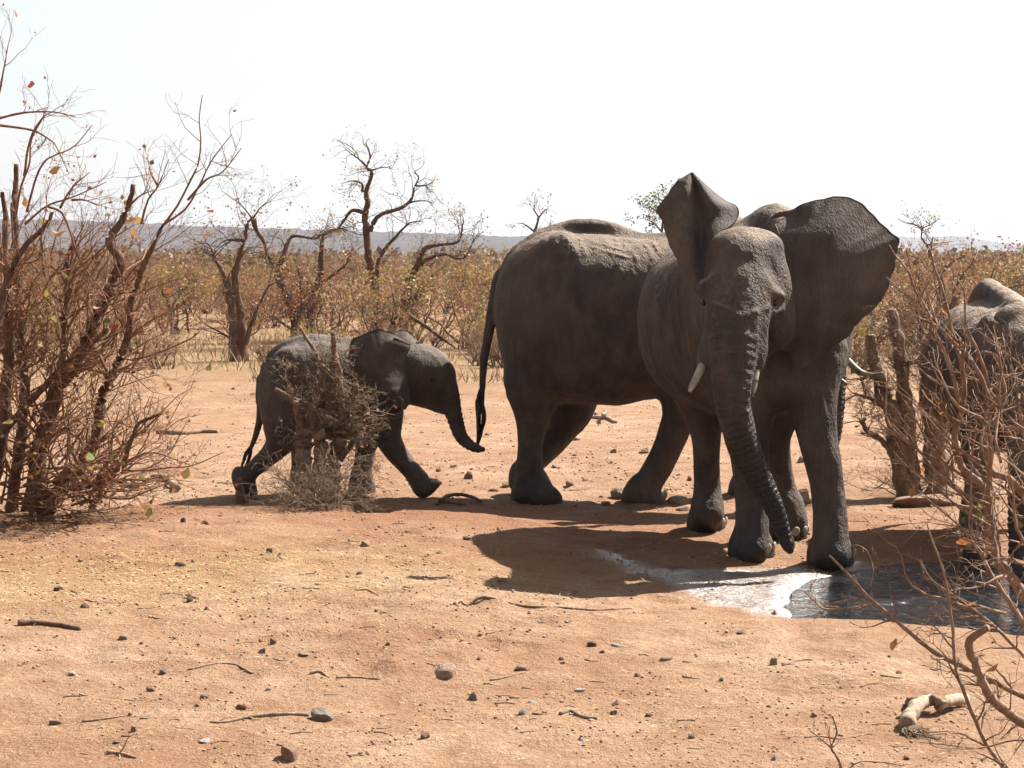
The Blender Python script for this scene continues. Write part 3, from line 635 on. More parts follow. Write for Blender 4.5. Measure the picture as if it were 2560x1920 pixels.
# ------------------------------------------------------------------ calf striding behind the stump
def elephant_calf():
    V2 = 0.0105; F = Field((-2.65, 16.75, -0.06), (0.05, 18.2, 1.75), V2)
    Yf = lambda px: 17.45
    profile_torso(F, [(647, 950, 1010, .09), (656, 922, 1035, .16), (676, 898, 1055, .22), (704, 870, 1072, .28), (745, 852, 1088, .33), (800, 848, 1096, .37), (860, 854, 1098, .36), (910, 860, 1092, .33), (960, 868, 1080, .27), (1000, 885, 1050, .18)], Yf, 0.07, 2.3)
    F.limb(L4((655, 945, 17.45, .03), (668, 915, 17.45, .05), (700, 882, 17.45, .07), (740, 860, 17.45, .065), (790, 855, 17.45, .068), (840, 862, 17.45, .065), (900, 864, 17.45, .07)), 0.06)
    F.limb(L4((700, 898, 17.27, .03), (720, 890, 17.25, .04), (740, 905, 17.20, .03)), 0.12)
    F.ball(A(708, 1010, 17.30), (.19, .17, .30), 0.08); F.ball(A(955, 1010, 17.28), (.18, .15, .30), 0.08)
    leg(F, [(708, 1060, 17.28, .17), (700, 1105, 17.27, .125), (672, 1140, 17.26, .088), (640, 1168, 17.25, .076), (615, 1190, 17.25, .076)], None)
    F.ball(A(602, 1200, 17.25), (.075, .09, .125), 0.04, 0, 0.25)
    F.limb(L4((612, 1196, 17.25, .078), (622, 1222, 17.25, .075), (628, 1240, 17.25, .062)), 0.04)
    leg(F, [(735, 1060, 17.65, .16), (752, 1120, 17.65, .10), (750, 1180, 17.65, .08), (752, 1215, 17.65, .09)], None)
    fc = G(754, 1233); pad(F, np.array([fc[0], 17.66, 0]), .105, .11)
    leg(F, [(958, 1050, 17.28, .155), (972, 1100, 17.26, .115), (998, 1142, 17.25, .095), (1028, 1175, 17.25, .082), (1048, 1198, 17.25, .080)], None)
    F.limb(L4((1046, 1200, 17.25, .085), (1056, 1219, 17.25, .088), (1066, 1218, 17.25, .08), (1086, 1210, 17.25, .05)), 0.035)
    leg(F, [(930, 1060, 17.62, .15), (915, 1120, 17.64, .095), (905, 1180, 17.65, .08), (902, 1215, 17.65, .09)], None)
    fc2 = G(904, 1233); pad(F, np.array([fc2[0], 17.66, 0]), .105, .11)
    F.limb(L4((950, 950, 17.42, .28), (1000, 938, 17.38, .25), (1040, 932, 17.36, .22)), 0.08)
    F.ball(A(1052, 925, 17.35), (.235, .20, .225), 0.06); F.ball(A(1096, 935, 17.35), (.125, .15, .165), 0.07)
    F.ball(A(1060, 985, 17.35), (.16, .15, .12), 0.06); F.limb(L4((1060, 1000, 17.35, .06), (1090, 1018, 17.35, .045), (1104, 1026, 17.35, .03)), 0.04)
    trunk = F.limb(L4((1100, 950, 17.35, .135), (1118, 985, 17.35, .100), (1130, 1018, 17.34, .077), (1138, 1052, 17.33, .066), (1149, 1084, 17.32, .058), (1167, 1106, 17.31, .050), (1186, 1119, 17.3, .042), (1200, 1123, 17.3, .036), (1206, 1124, 17.3, .028)), 0.06)
    F.ball(A(1085, 951, 17.145), (.022, .03, .018), 0.03, cut=True)
    F.limb(L4((655, 950, 17.42, .05), (650, 990, 17.38, .036), (651, 1020, 17.36, .031), (648, 1055, 17.35, .026), (638, 1092, 17.34, .021), (627, 1120, 17.34, .017)), 0.03)
    F.floor(-0.02)
    root0 = C3(17.24, (1034, 868), (1020, 900), (1022, 940), (1028, 970), (1030, 996))
    root1 = C3(0, (1026, 862, 17.15), (1014, 898, 17.11), (1016, 940, 17.10), (1022, 980, 17.11), (1026, 1004, 17.12))
    mid1 = C3(0, (985, 845, 17.04), (945, 890, 16.97), (945, 930, 16.97), (975, 975, 16.98), (1012, 1010, 17.04))
    rim1 = C3(0, (1018, 851, 17.14), (977, 832, 17.08), (949, 823, 17.04), (925, 829, 17.02), (900, 840, 17.0), (879, 848, 16.99), (873, 875, 16.98), (870, 907, 16.98), (876, 940, 16.99), (898, 962, 17.0), (925, 970, 17.0), (950, 980, 17.01), (977, 1002, 17.02), (995, 1018, 17.03), (1012, 1024, 17.05), (1022, 1010, 17.08))
    e1 = ear_sheet([root1, mid1, rim1], 50, 26, .022, .006, 6, .5)
    e2 = ear_sheet([C3(17.58, (985, 862), (1010, 870), (1040, 866)), C3(17.68, (985, 838), (1012, 838), (1040, 855)), C3(17.72, (988, 832), (1000, 825), (1018, 829), (1035, 842), (1048, 856))], 24, 12, .02, .004, 3)
    root = finish((-1.35, 17.4), F, 'young elephant calf striding with trunk stretched out, behind a twiggy dead stump', 'elephants at the waterhole', M['skin_calf'], [e1, e2], trunk, 0.0035)
    eye(root, A(1083, 951, 17.165), .018)
    me = ellipsoid_mesh('toenail', (1, 1, 1), M['nail'], 10, 6)
    for px, py, Y in ((1091, 1206, 17.22), (1097, 1208, 17.27), (1085, 1204, 17.19), (634, 1242, 17.21), (634, 1243, 17.28)):
        o = link('toenail', me, root, rel(root, A(px, py, Y))); o.scale = (.028, .022, .02)
    rng = random.Random(5); H_ = []
    for i in range(22):
        s_ = rng.choice((-1, 1))
        H_.append(L4((627+rng.uniform(-2, 2), 1113+rng.uniform(0, 8), 17.34, .007), (620+s_*rng.uniform(1, 9), 1135, 17.34+rng.uniform(-.04, .04), .006), (614+s_*rng.uniform(2, 10), 1155, 17.34+rng.uniform(-.04, .04), .004), (608+s_*rng.uniform(0, 8), 1165+rng.uniform(0, 14), 17.34, .002)))
    tail_tuft(root, H_)
elephant_calf()

# ------------------------------------------------------------------ elephant drinking at the pool
def elephant_drinking():
    F = Field((2.95, 12.4, -0.14), (4.5, 16.3, 2.1), VOX)
    o = (3.70, 14.10); u = (-0.02, 1.0)
    F.loft(o, u, [(-.05, 1.40, .85, .18), (.15, 1.58, .74, .34), (.4, 1.70, .68, .44), (.8, 1.73, .64, .46), (1.1, 1.74, .64, .48), (1.4, 1.75, .68, .46), (1.6, 1.68, .78, .42), (1.75, 1.5, .9, .28), (1.83, 1.3, 1.0, .14)], 0.08, 2.4)
    def ax(s, z, r): return np.array([o[0]+u[0]*s, o[1]+u[1]*s, z, r])
    F.limb([ax(.2, 1.62, .10), ax(.6, 1.73, .09), ax(1.0, 1.80, .08), ax(1.35, 1.85, .075), ax(1.6, 1.76, .08), ax(1.75, 1.55, .08)], 0.07)
    F.limb([ax(.3, 1.30, .36), ax(0.0, 1.30, .30), ax(-.3, 1.33, .26)], 0.1)
    F.ball(A(2556, 860, 13.62), (.235, .25, .26), 0.06); F.ball(A(2556, 930, 13.52), (.23, .22, .22), 0.07)
    F.ball(A(2556, 800, 13.66), (.17, .18, .11), 0.07)
    trunk = F.limb(L4((2557, 870, 13.45, .165), (2557, 950, 13.33, .145), (2556, 1040, 13.25, .118), (2555, 1130, 13.2, .10), (2553, 1230, 13.12, .085), (2550, 1340, 13.02, .072), (2546, 1440, 12.92, .060), (2542, 1500, 12.85, .05), (2540, 1530, 12.82, .045)), 0.06)
    legs = [([(2450, 960, 14.25, .20), (2442, 1060, 14.2, .125), (2445, 1160, 14.18, .105), (2448, 1260, 14.15, .092), (2450, 1340, 14.12, .095), (2450, 1385, 14.1, .115)], (3.70-.42, 14.08)),
            ([(2660, 960, 14.25, .20), (2668, 1060, 14.2, .125), (2665, 1160, 14.18, .105), (2660, 1260, 14.15, .092), (2658, 1340, 14.12, .095), (2658, 1385, 14.1, .115)], (3.70+.18, 14.08)),
            ([(2430, 960, 15.5, .22), (2436, 1080, 15.45, .12), (2440, 1180, 15.5, .09), (2440, 1270, 15.5, .10)], None), ([(2600, 960, 15.5, .22), (2594, 1080, 15.45, .12), (2590, 1180, 15.5, .09), (2590, 1270, 15.5, .10)], None)]
    feet = []
    for pts, c in legs:
        leg(F, pts, None); e_ = A(*pts[-1][:3]); c = np.array([e_[0], e_[1], 0.0]); pad(F, c, .135, .14); feet.append(c)
    F.limb([ax(1.78, 1.5, .05), ax(1.92, 1.2, .04), ax(1.95, .8, .02)], 0.04)
    F.floor(-0.10)
    e1 = ear_sheet([C3(13.62, (2508, 822, 13.66), (2518, 850, 13.56), (2512, 890, 13.52)), C3(13.6, (2478, 800, 13.68), (2468, 870, 13.55), (2480, 930, 13.55)), C3(13.6, (2507, 814, 13.70), (2488, 799, 13.72), (2470, 789, 13.74), (2448, 806, 13.76), (2409, 864, 13.78), (2388, 930, 13.78), (2396, 985, 13.76), (2430, 1005, 13.74), (2470, 970, 13.66), (2504, 893, 13.56))], 44, 18, .028, .006, 5)
    flap = ear_sheet([C3(13.5, (2466, 793, 13.74), (2478, 812, 13.60), (2492, 850, 13.54), (2508, 884, 13.50)), C3(13.5, (2480, 796, 13.66), (2497, 812, 13.52), (2506, 845, 13.48), (2518, 874, 13.46)), C3(13.5, (2488, 800, 13.64), (2508, 816, 13.52), (2514, 845, 13.48), (2528, 870, 13.46))], 24, 10, .022, .003, 3)
    xm = A(2557, 860, 13.62)[0]
    def mir(e): v = e[0].copy(); v[:, 0] = 2*xm-v[:, 0]; return v, e[1][:, ::-1]
    root = finish((3.7, 14.6), F, 'smaller dusty elephant drinking at the pool with its head lowered, behind bare red twigs', 'elephants at the waterhole', M['skin_dusty'], [e1, mir(e1), flap, mir(flap)], trunk, 0.004, [], 0.95, 0.25)
    tusk(root, L4((2535, 968, 13.36, .026), (2520, 990, 13.28, .024), (2515, 1010, 13.2, .012)))
    tusk(root, L4((2578, 968, 13.36, .026), (2593, 990, 13.28, .024), (2598, 1010, 13.2, .012)))
    eye(root, A(2512, 905, 13.37), .02); eye(root, A(2600, 905, 13.37), .02)
    for c in feet: toenails(root, c, .135, R(-90), 1.8, 3, (.035, .016, .035), .045)
    t0 = ax(1.95, .8, 0)[:3]; rng = random.Random(2)
    tail_tuft(root, [[np.r_[t0, .005], np.r_[t0+np.array([rng.uniform(-.03, .03), .01, -.15]), .005], np.r_[t0+np.array([rng.uniform(-.05, .05), .02, -.3]), .002]] for _ in range(10)])
elephant_drinking()
# ------------------------------------------------------------------ hills and the far scrub
def hill_strip(name, pts, Y, depth, mat, seed, amp):
    xs = np.linspace(pts[0][0], pts[-1][0], 900); ys = np.interp(xs, [p[0] for p in pts], [p[1] for p in pts])
    V = []; rows = 7
    for j in range(rows):
        t = j/(rows-1)
        for x, y in zip(xs, ys):
            p = A(x, y, Y); top = p[2] + amp*float(vnoise(x*0.05, 0, 0, seed)) + 0.5*amp*float(vnoise(x*0.23, 0, 0, seed+1))
            yy = Y - depth*(1-t)*(1+0.15*float(vnoise(x*0.01, j*0.7, 0, seed+2))) if t < 1 else Y
            V.append((p[0]*yy/Y if t < 1 else p[0], yy, -1.5 + (top+1.5)*t**1.25))
    n = len(xs); i = np.arange(n*rows).reshape(rows, n)
    f = np.stack([i[:-1, :-1], i[:-1, 1:], i[1:, 1:], i[1:, :-1]], -1).reshape(-1, 4)
    nb = len(V); V += [(x, y+depth, -1.5) for x, y, z in V[-n:]]
    k = nb+np.arange(n); f = np.concatenate([f, np.stack([i[-1, :-1], i[-1, 1:], k[1:], k[:-1]], -1)])
    tag(link(name, mesh_data(name, V, f, [mat])), kind='structure')
def hill_mat(name, c1, c2, c3, s1):
    b = NB(name); p = b.coord()
    f = b.noise(b.mapping(p, (1, 0.45, 1)), s1, 6, 0.75); c = b.ramp(f, [(0.32, c1), (0.5, c2), (0.66, c3)])
    return b.set(Base_Color=c, Roughness=0.95, Specular_IOR_Level=0.05, Normal=b.bump(b.noise(p, s1*1.7, 4, 0.7), 4.0, 0.8))
hill_strip('hill', [(-4200, 556), (-2200, 549), (-700, 545), (0, 547), (94, 549), (392, 557), (450, 563), (700, 571), (1000, 581), (1280, 590), (1700, 602), (2100, 622), (2500, 634), (3200, 640), (5600, 632)], 1900, 900, hill_mat('hill_scrub', (0.045, 0.040, 0.040), (0.090, 0.074, 0.070), (0.15, 0.12, 0.105), 0.06), 31, 0.9)
hill_strip('far_hill', [(900, 628), (1500, 606), (2000, 594), (2250, 592), (2360, 592), (2418, 588), (2460, 600), (2558, 612), (2900, 622), (3400, 612), (4600, 604), (5800, 616)], 4300, 700, hill_mat('far_hill_scrub', (0.05, 0.042, 0.038), (0.10, 0.08, 0.065), (0.16, 0.125, 0.10), 0.03), 47, 1.6)

# ------------------------------------------------------------------ woody plants
def unit(v): v = np.asarray(v, float); return v/(np.linalg.norm(v)+1e-9)
def grow(rng, p, d, L, r, lvl, lines, tips, wig=0.35, up=0.08, kids=(4, 3, 3), ang=(0.5, 1.1), ratio=(0.4, 0.65), rr=0.55, nseg=6):
    d = unit(d); P = [np.r_[p, r]]; q = np.array(p, float); n = max(3, nseg-lvl if lvl < 2 else 4)
    for i in range(n):
        d = unit(d + wig*np.array([rng.gauss(0, .5), rng.gauss(0, .5), rng.gauss(0, .4)]) + np.array([0, 0, up]))
        q = q + d*L/n; P.append(np.r_[q, max(r*(1-0.8*(i+1)/n), 0.0012)])
    lines.append(np.array(P))
    if lvl >= len(kids): tips.append(np.array(P)); return
    for _ in range(kids[lvl]):
        t = rng.uniform(0.25, 0.97); k = t*n; i = min(int(k), n-1); s = P[i][:3] + (P[i+1][:3]-P[i][:3])*(k-i)
        base = unit(P[i+1][:3]-P[i][:3]); o = unit(np.cross(base, [rng.gauss(0, 1), rng.gauss(0, 1), rng.gauss(0, 1)])); a = rng.uniform(*ang)
        grow(rng, s, base*math.cos(a)+o*math.sin(a), L*rng.uniform(*ratio)*(1.1-0.4*t), max(P[i][3]*rr, 0.0016), lvl+1, lines, tips, wig, up, kids, ang, ratio, rr, nseg)
def leaf_mesh(name, rng, spots, size, mat, tint=(0, 1)):
    spots = np.asarray(spots, float); n = len(spots); g = np.random.default_rng(rng.randrange(1 << 30))
    a = g.normal(size=(n, 3)); a /= np.linalg.norm(a, axis=1, keepdims=True); b = g.normal(size=(n, 3)); b -= a*(a*b).sum(1, keepdims=True); b /= np.linalg.norm(b, axis=1, keepdims=True)
    c = np.cross(a, b); s = size*g.uniform(0.6, 1.3, (n, 1))
    if n < 200:                         # few and near: a folded blade with a stalk
        v = np.stack([spots-s*.25*a, spots+s*(.12*a+.22*b), spots+s*(.42*a+.40*b+.10*c), spots+s*(.78*a+.28*b+.05*c), spots+s*(1.02*a-.06*c), spots+s*(.78*a-.28*b+.05*c), spots+s*(.42*a-.40*b+.10*c), spots+s*(.12*a-.22*b)], 1).reshape(-1, 3)
        i = np.arange(n)*8; f = np.concatenate([np.stack([i, i+1, i+2, i+3], -1), np.stack([i, i+3, i+4, i+5], -1), np.stack([i, i+5, i+6, i+7], -1)])
        me = mesh_data(name, v, f, [mat], smooth=False); t_ = np.clip(g.uniform(tint[0], tint[1], n), 0, 1); attr(me, 'tint', np.tile(t_, 3), 'FACE'); return me
    v = np.stack([spots, spots+s*(0.5*a+0.42*b+0.08*c), spots+s*a, spots+s*(0.5*a-0.42*b+0.08*c)], 1).reshape(-1, 3)
    i = np.arange(n)*4; f = np.stack([i, i+1, i+2, i+3], -1)
    me = mesh_data(name, v, f, [mat], smooth=False); attr(me, 'tint', np.clip(g.uniform(tint[0], tint[1], n), 0, 1), 'FACE'); return me
def spots_on(rng, tips, n, spread=0.03):
    out = []
    for _ in range(n):
        P = rng.choice(tips); i = rng.randrange(len(P)-1); t = rng.random(); out.append(P[i][:3]+(P[i+1][:3]-P[i][:3])*t + np.array([rng.gauss(0, spread) for _ in range(3)]))
    return out
sides_by_r = lambda r: 9 if r > 0.05 else 7 if r > 0.02 else 5 if r > 0.006 else 3
def knotty(P, rng, amt=0.06):           # uneven thickness and small kinks so that no stem is a smooth pipe
    P = np.array(P, float); n = len(P)
    for i in range(1, n-1):
        P[i, 3] *= rng.uniform(1-1.2*amt, 1+1.6*amt); P[i, :3] += np.array([rng.gauss(0, 1), rng.gauss(0, 1), rng.gauss(0, .3)])*P[i, 3]*0.10
    return P
def trace(rng, pts, Y0, Y1, r0, r1, n=5):   # pixel path -> stem in space; thickness given in pixels
    m = len(pts); L = []
    for i, (x, y) in enumerate(pts):
        t = i/(m-1); Y = Y0+(Y1-Y0)*t + (rng.uniform(-.03, .03) if 0 < i < m-1 else 0)
        L.append(np.r_[A(x, y, Y), (r0+(r1-r0)*t)*Y/FPX])
    return knotty(crom(L, n), rng)
def sprout(rng, P, k, L, lines, tips, r=0.006, kids=(3, 2), t0=0.15, up=0.06, side=None, wig=0.4, t1=1.0):
    for _ in range(k):
        i = rng.randrange(int(len(P)*t0), max(int(len(P)*t0)+1, int((len(P)-1)*t1))); base = unit(P[i+1][:3]-P[i][:3])
        o = unit(np.cross(base, [rng.gauss(0, 1), rng.gauss(0, 1), rng.gauss(0, 1)])); a = rng.uniform(0.4, 1.2)
        d = base*math.cos(a)+o*math.sin(a)
        if side is not None: d = d+np.asarray(side)*rng.random()
        grow(rng, P[i][:3], d, L*rng.uniform(.5, 1.2), min(r*rng.uniform(.7, 1.3), P[i][3]*.7), 0, lines, tips, wig, up, kids, (.4, 1.1), (.4, .7), .6, 7)
def plant(name, base, label, cat, group, parts):
    root = empty(name, base, label, cat, group)
    for nm, me in parts:
        off = np.array(base, float); co = np.empty(len(me.vertices)*3, np.float32); me.vertices.foreach_get('co', co)
        me.vertices.foreach_set('co', (co.reshape(-1, 3)-off.astype(np.float32)).ravel()); me.update(); link(nm, me, root)
    return root

# ---- scrub behind the clearing: prototypes, then individuals
def scrub_proto(seed, h, stems, nleaf, lsize, tint, leafm, barkm, kids=(5, 4, 3), lean=0.5):
    rng = random.Random(seed); lines, tips = [], []
    for _ in range(stems):
        a = rng.uniform(0, 6.28); grow(rng, (rng.gauss(0, .12), rng.gauss(0, .12), -.05), (math.cos(a)*lean*rng.random(), math.sin(a)*lean*rng.random(), 1), h*rng.uniform(.6, 1.0), rng.uniform(.018, .045), 0, lines, tips, .55, .05, kids, (.4, 1.2), (.38, .62), .5, 7)
    mb = tube_mesh('branches', lines, barkm, lambda r: 6 if r > .015 else 4 if r > .006 else 3)
    ml = leaf_mesh('leaves', rng, spots_on(rng, tips, nleaf, .05), lsize, leafm, tint)
    return mb, ml
PROTO = [
    ('scrub_bush', 'rust-leaved scrub bush', scrub_proto(1, 2.2, 7, 1500, .058, (0, .55), M['leaf'], M['bark_far'])),
    ('scrub_bush', 'orange and yellow scrub bush', scrub_proto(2, 2.0, 8, 1800, .058, (.3, .95), M['leaf'], M['bark_far'])),
    ('scrub_bush', 'nearly leafless scrub bush', scrub_proto(3, 2.3, 7, 260, .05, (0, .6), M['leaf'], M['twig_far'])),
    ('scrub_bush', 'low olive-green scrub bush', scrub_proto(4, 1.5, 8, 1700, .05, (.5, 1.0), M['leaf'], M['twig_far'])),
    ('scrub_bush', 'tall thin brown scrub bush', scrub_proto(5, 2.8, 6, 1200, .055, (0, .75), M['leaf'], M['bark_far'], lean=.35)),
    ('dry_shrub', 'low tan shrub of fine dead twigs', scrub_proto(6, 1.0, 12, 250, .035, (.2, .7), M['leaf'], M['twig'], (5, 4, 2), 0.9)),
]
def put_bush(k, x, y, rng, s=None):
    nm, label, (mb, ml) = PROTO[k]; s = s or rng.uniform(.62, 1.12)
    px = 1280+x/y*FPX
    where = next(t for lim, t in ((330, 'behind the many-stemmed left bush'), (520, 'between the left bush and the thick forked trunk'), (680, 'around the thick forked trunk'), (850, 'behind the leaning tree with the bent limb'), (985, 'behind the tallest gnarled tree'), (1210, 'around the tree with crooked limbs'), (1650, 'behind the back of the profile elephant'), (2120, 'behind the elephant with spread ears'), (2390, 'behind the broken trunks'), (9999, 'behind the drinking elephant')) if px < lim)
    row = 'front row' if y < 56 else 'middle rows' if y < 90 else 'far rows'
    root = empty(nm, (x, y, float(H(x, y))), f'{label}, {row} {where}' if k < 5 else f'{label} {where}', 'bush', ['rusty scrub bushes', 'orange scrub bushes', 'bare scrub bushes', 'olive scrub bushes', 'thin scrub bushes', 'dry edge shrubs'][k])
    root.rotation_euler = (0, 0, rng.uniform(0, 6.28)); root.scale = (s*rng.uniform(.9, 1.3), s*rng.uniform(.9, 1.3), s)
    link('branches', mb, root); link('leaves', ml, root)
rb = random.Random(77)
for i in range(260):
    t = i/260; Y = 44 + 95*t**1.5 + rb.uniform(-2, 2); px = rb.uniform(-250, 2810)
    if Y < 52 and 430 < px < 1250 and rb.random() < .45: px = rb.uniform(-200, 2700)
    x = (px-1280)/FPX*Y; put_bush(rb.choices([0, 1, 2, 3, 4], [22, 30, 26, 13, 14])[0], x, Y, rb)
for i in range(44):
    px = rb.uniform(-100, 2660); Y = rb.uniform(36, 46) if px < 1300 else rb.uniform(30, 44); put_bush(rb.choices([5, 3, 2], [6, 1, 2])[0], (px-1280)/FPX*Y, Y, rb, rb.uniform(.5, .95))

def far_scrub():
    g = np.random.default_rng(5); n = 6400
    Y = 125 + 900*g.random(n)**1.8; px = g.uniform(-330, 2890, n); k = 1600; Y[:k] = 44+110*g.random(k)**1.3; px[:k] = np.where(g.random(k) < .5, g.uniform(-2600, -330, k), g.uniform(2890, 5200, k)); k2 = 2600; px[k:k2] = g.uniform(-2600, 5200, k2-k); X = (px-1280)/FPX*Y; hgt = g.uniform(1.4, 2.7, n); w_ = g.uniform(1.2, 2.8, n)
    m = 26; th = g.uniform(0, 6.28, (n, m)); zz = g.random((n, m))**.7; rr = np.sqrt(1-zz**2)*g.uniform(.4, 1, (n, m)) + .1
    c = np.stack([X[:, None]+w_[:, None]*.6*rr*np.cos(th), Y[:, None]+w_[:, None]*.6*rr*np.sin(th), hgt[:, None]*(.15+.85*zz)], -1).reshape(-1, 3)
    N = len(c); sz = np.repeat(.12+Y*.0005, m)[:, None]*g.uniform(.6, 1.5, (N, 1))
    a = g.normal(size=(N, 3)); a /= np.linalg.norm(a, axis=1, keepdims=True); b = np.cross(a, g.normal(size=(N, 3))); b /= np.linalg.norm(b, axis=1, keepdims=True)
    v = np.stack([c-a*sz, c+b*sz*.7, c+a*sz, c-b*sz*.7], 1).reshape(-1, 3); i = np.arange(N)*4
    me = mesh_data('far_scrub', v, np.stack([i, i+1, i+2, i+3], -1), [M['leaf_far']], smooth=False)
    attr(me, 'tint', np.clip(np.repeat(g.random(n), m)*.7+g.random(N)*.35, 0, 1), 'FACE')
    tag(link('far_scrub', me), 'brown scrubland stretching away to the hills', 'scrub', kind='stuff')
M['leaf_far'] = leaf_mat('leaf_far', [(0.0, (0.14, 0.085, 0.065)), (0.4, (0.25, 0.155, 0.10)), (0.7, (0.33, 0.23, 0.13)), (0.9, (0.28, 0.25, 0.11)), (1.0, (0.17, 0.19, 0.075))])
far_scrub()
def dry_grass():
    g = np.random.default_rng(8); n = 9000; Y = 33 + 42*g.random(n)**1.4; X = (g.uniform(-150, 2700, n)-1280)/FPX*Y
    keep = (vnoise(X*.35, Y*.35, 0, 21) > -.05) & ((X < 0) | (Y > 36)); X, Y = X[keep], Y[keep]; n = len(X)
    h = g.uniform(.10, .38, n); d = g.normal(size=(n, 2))*.10; wv_ = np.stack([g.normal(size=n), g.normal(size=n)], 1); wv_ = wv_/np.linalg.norm(wv_, axis=1, keepdims=True)*.012
    z = np.zeros(n); b = np.stack([X, Y, z], 1); t = np.stack([X+d[:, 0], Y+d[:, 1], h], 1); o = np.stack([wv_[:, 0], wv_[:, 1], z], 1)
    v = np.stack([b-o, b+o, t], 1).reshape(-1, 3); i = np.arange(n)*3
    tag(link('dry_grass', mesh_data('dry_grass', v, np.stack([i, i+1, i+2], -1), [M['straw']])), 'pale dry grass at the foot of the scrub', 'grass', kind='stuff')
M['straw'] = plain_mat('dry_straw', (0.40, 0.29, 0.14), (0.58, 0.44, 0.24), 3, 0.8, 0.0, 0.2)
dry_grass()

# ---- trees standing at the far side of the clearing (trunks followed from the photograph, twigs grown)
def tree(name, label, base_px, stems, ntw, twL, nleaf, lsize, tint, seed, leafm='leaf', group=None, twr=.010):
    rng = random.Random(seed); base = GT(*base_px); Y = base[1]; lines, tips = [], []
    for pts, r0, r1 in stems:
        P = trace(rng, pts, Y+rng.uniform(-.1, .1), Y+rng.uniform(-.5, .5), r0*.85, r1*.6); P[:, 3] *= np.linspace(1, 0, len(P))**.35*.6+.4; lines.append(P)
        sprout(rng, P, max(3, int(ntw*len(pts)/3.2)), twL, lines, tips, twr, (4, 3), .25, .05, None, .75)
    parts = [('trunk', tube_mesh('trunk', [l for l in lines if l[0, 3] > .03] or lines[:1], M['bark_dark'], 8)),
             ('branches', tube_mesh('branches', [l for l in lines if l[0, 3] <= .03], M['bark_far'], lambda r: 5 if r > .01 else 3))]
    if nleaf: parts.append(('leaves', leaf_mesh('leaves', rng, spots_on(rng, tips, nleaf, .05), lsize, M[leafm], tint)))
    plant(name, base, label, 'tree', group, parts)
tree('gnarled_tree', 'tallest gnarled bare tree rising above the calf', (947, 850), [
    ([(948, 856), (941, 733), (926, 658), (917, 590), (913, 545), (919, 508), (915, 478), (930, 433), (917, 418), (926, 391), (915, 358), (925, 345)], 15, 2),
    ([(917, 418), (900, 400), (878, 384), (851, 361)], 4, 1.2), ([(906, 480), (904, 459), (880, 452), (850, 460)], 4.5, 1.2), ([(915, 534), (881, 526), (860, 552), (840, 575), (815, 580)], 7, 2.5),
    ([(925, 578), (938, 550), (957, 534), (1005, 519), (1030, 495), (1035, 470), (1047, 444), (1036, 430), (1052, 420)], 8, 2), ([(945, 740), (945, 658), (965, 620), (983, 598), (1010, 570), (1028, 556), (1060, 553)], 8, 2.5),
    ([(1005, 519), (1030, 505), (1065, 502), (1085, 512)], 4, 1.2), ([(1040, 465), (1070, 462), (1090, 445)], 3, 1), ([(930, 425), (960, 418), (990, 425)], 3, 1)], 5, .8, 420, .05, (.1, .9), 11)
tree('gnarled_tree', 'thick forked trunk standing alone at the left edge of the clearing', (597, 905), [
    ([(592, 908), (586, 850), (585, 789), (572, 730), (563, 695), (551, 669), (530, 640), (500, 620)], 22, 4), ([(606, 905), (604, 840), (600, 789), (589, 695), (600, 640), (611, 601), (619, 560), (634, 540)], 20, 5),
    ([(612, 860), (630, 808), (650, 760), (671, 718), (700, 700)], 9, 3), ([(551, 669), (540, 650), (520, 610), (485, 612)], 6, 2), ([(611, 601), (570, 600), (548, 610)], 6, 2), ([(634, 549), (641, 575), (660, 605), (668, 640)], 9, 6), ([(634, 545), (650, 520), (680, 500)], 3, 1), ([(630, 545), (600, 510), (560, 480)], 3, 1)], 6, .9, 750, .05, (.0, .8), 12)
tree('gnarled_tree', 'tree with a thin upright broken pole beside the tallest tree', (776, 850), [
    ([(776, 855), (778, 790), (780, 733), (799, 695), (803, 640), (806, 601), (818, 579), (850, 572), (872, 576)], 17, 2.5), ([(799, 710), (830, 690), (860, 665), (872, 652)], 6, 3)], 9, .8, 500, .05, (.2, .95), 13)
tree('gnarled_tree', 'leaning tree with a long bent horizontal limb left of the tallest tree', (735, 856), [
    ([(738, 858), (735, 800), (715, 740), (694, 690), (694, 676), (708, 640), (720, 605), (735, 590), (788, 596), (806, 585), (850, 578)], 14, 3), ([(700, 700), (680, 660), (664, 620), (655, 590)], 8, 4), ([(738, 830), (755, 760), (750, 700), (745, 670)], 9, 4)], 6, .8, 600, .05, (.1, .9), 14)
tree('gnarled_tree', 'tree with crooked limbs reaching right towards the tail of the profile elephant', (1009, 856), [
    ([(1009, 860), (1010, 790), (1017, 714), (1034, 680), (1050, 646), (1065, 620), (1100, 612), (1144, 605), (1155, 575), (1159, 545)], 15, 2.5), ([(1045, 665), (1075, 645), (1110, 635), (1140, 645), (1163, 643), (1180, 610), (1197, 579)], 7, 2), ([(1030, 690), (1040, 665), (1046, 660)], 8, 7), ([(1020, 790), (1050, 740), (1080, 690), (1120, 660)], 6, 2)], 8, .8, 520, .05, (.1, .9), 15)
tree('dead_branch', 'broken dead limb slanting down to the ground right of the tallest tree', (1133, 872), [([(1018, 785), (1040, 800), (1069, 819), (1100, 842), (1133, 866), (1140, 875)], 7, 5)], 4, .6, 20, .04, (0, .6), 16)
tree('bare_tree', 'small bare forked tree showing above the rump of the profile elephant', (1330, 800), [
    ([(1330, 800), (1325, 640), (1337, 580), (1346, 545), (1335, 525), (1338, 505)], 7, 1.5), ([(1337, 580), (1310, 560), (1290, 558)], 3.5, 1), ([(1343, 550), (1358, 530), (1370, 522)], 3, 1), ([(1330, 600), (1365, 575), (1380, 555)], 3, 1)], 5, .7, 120, .05, (.2, .8), 17)
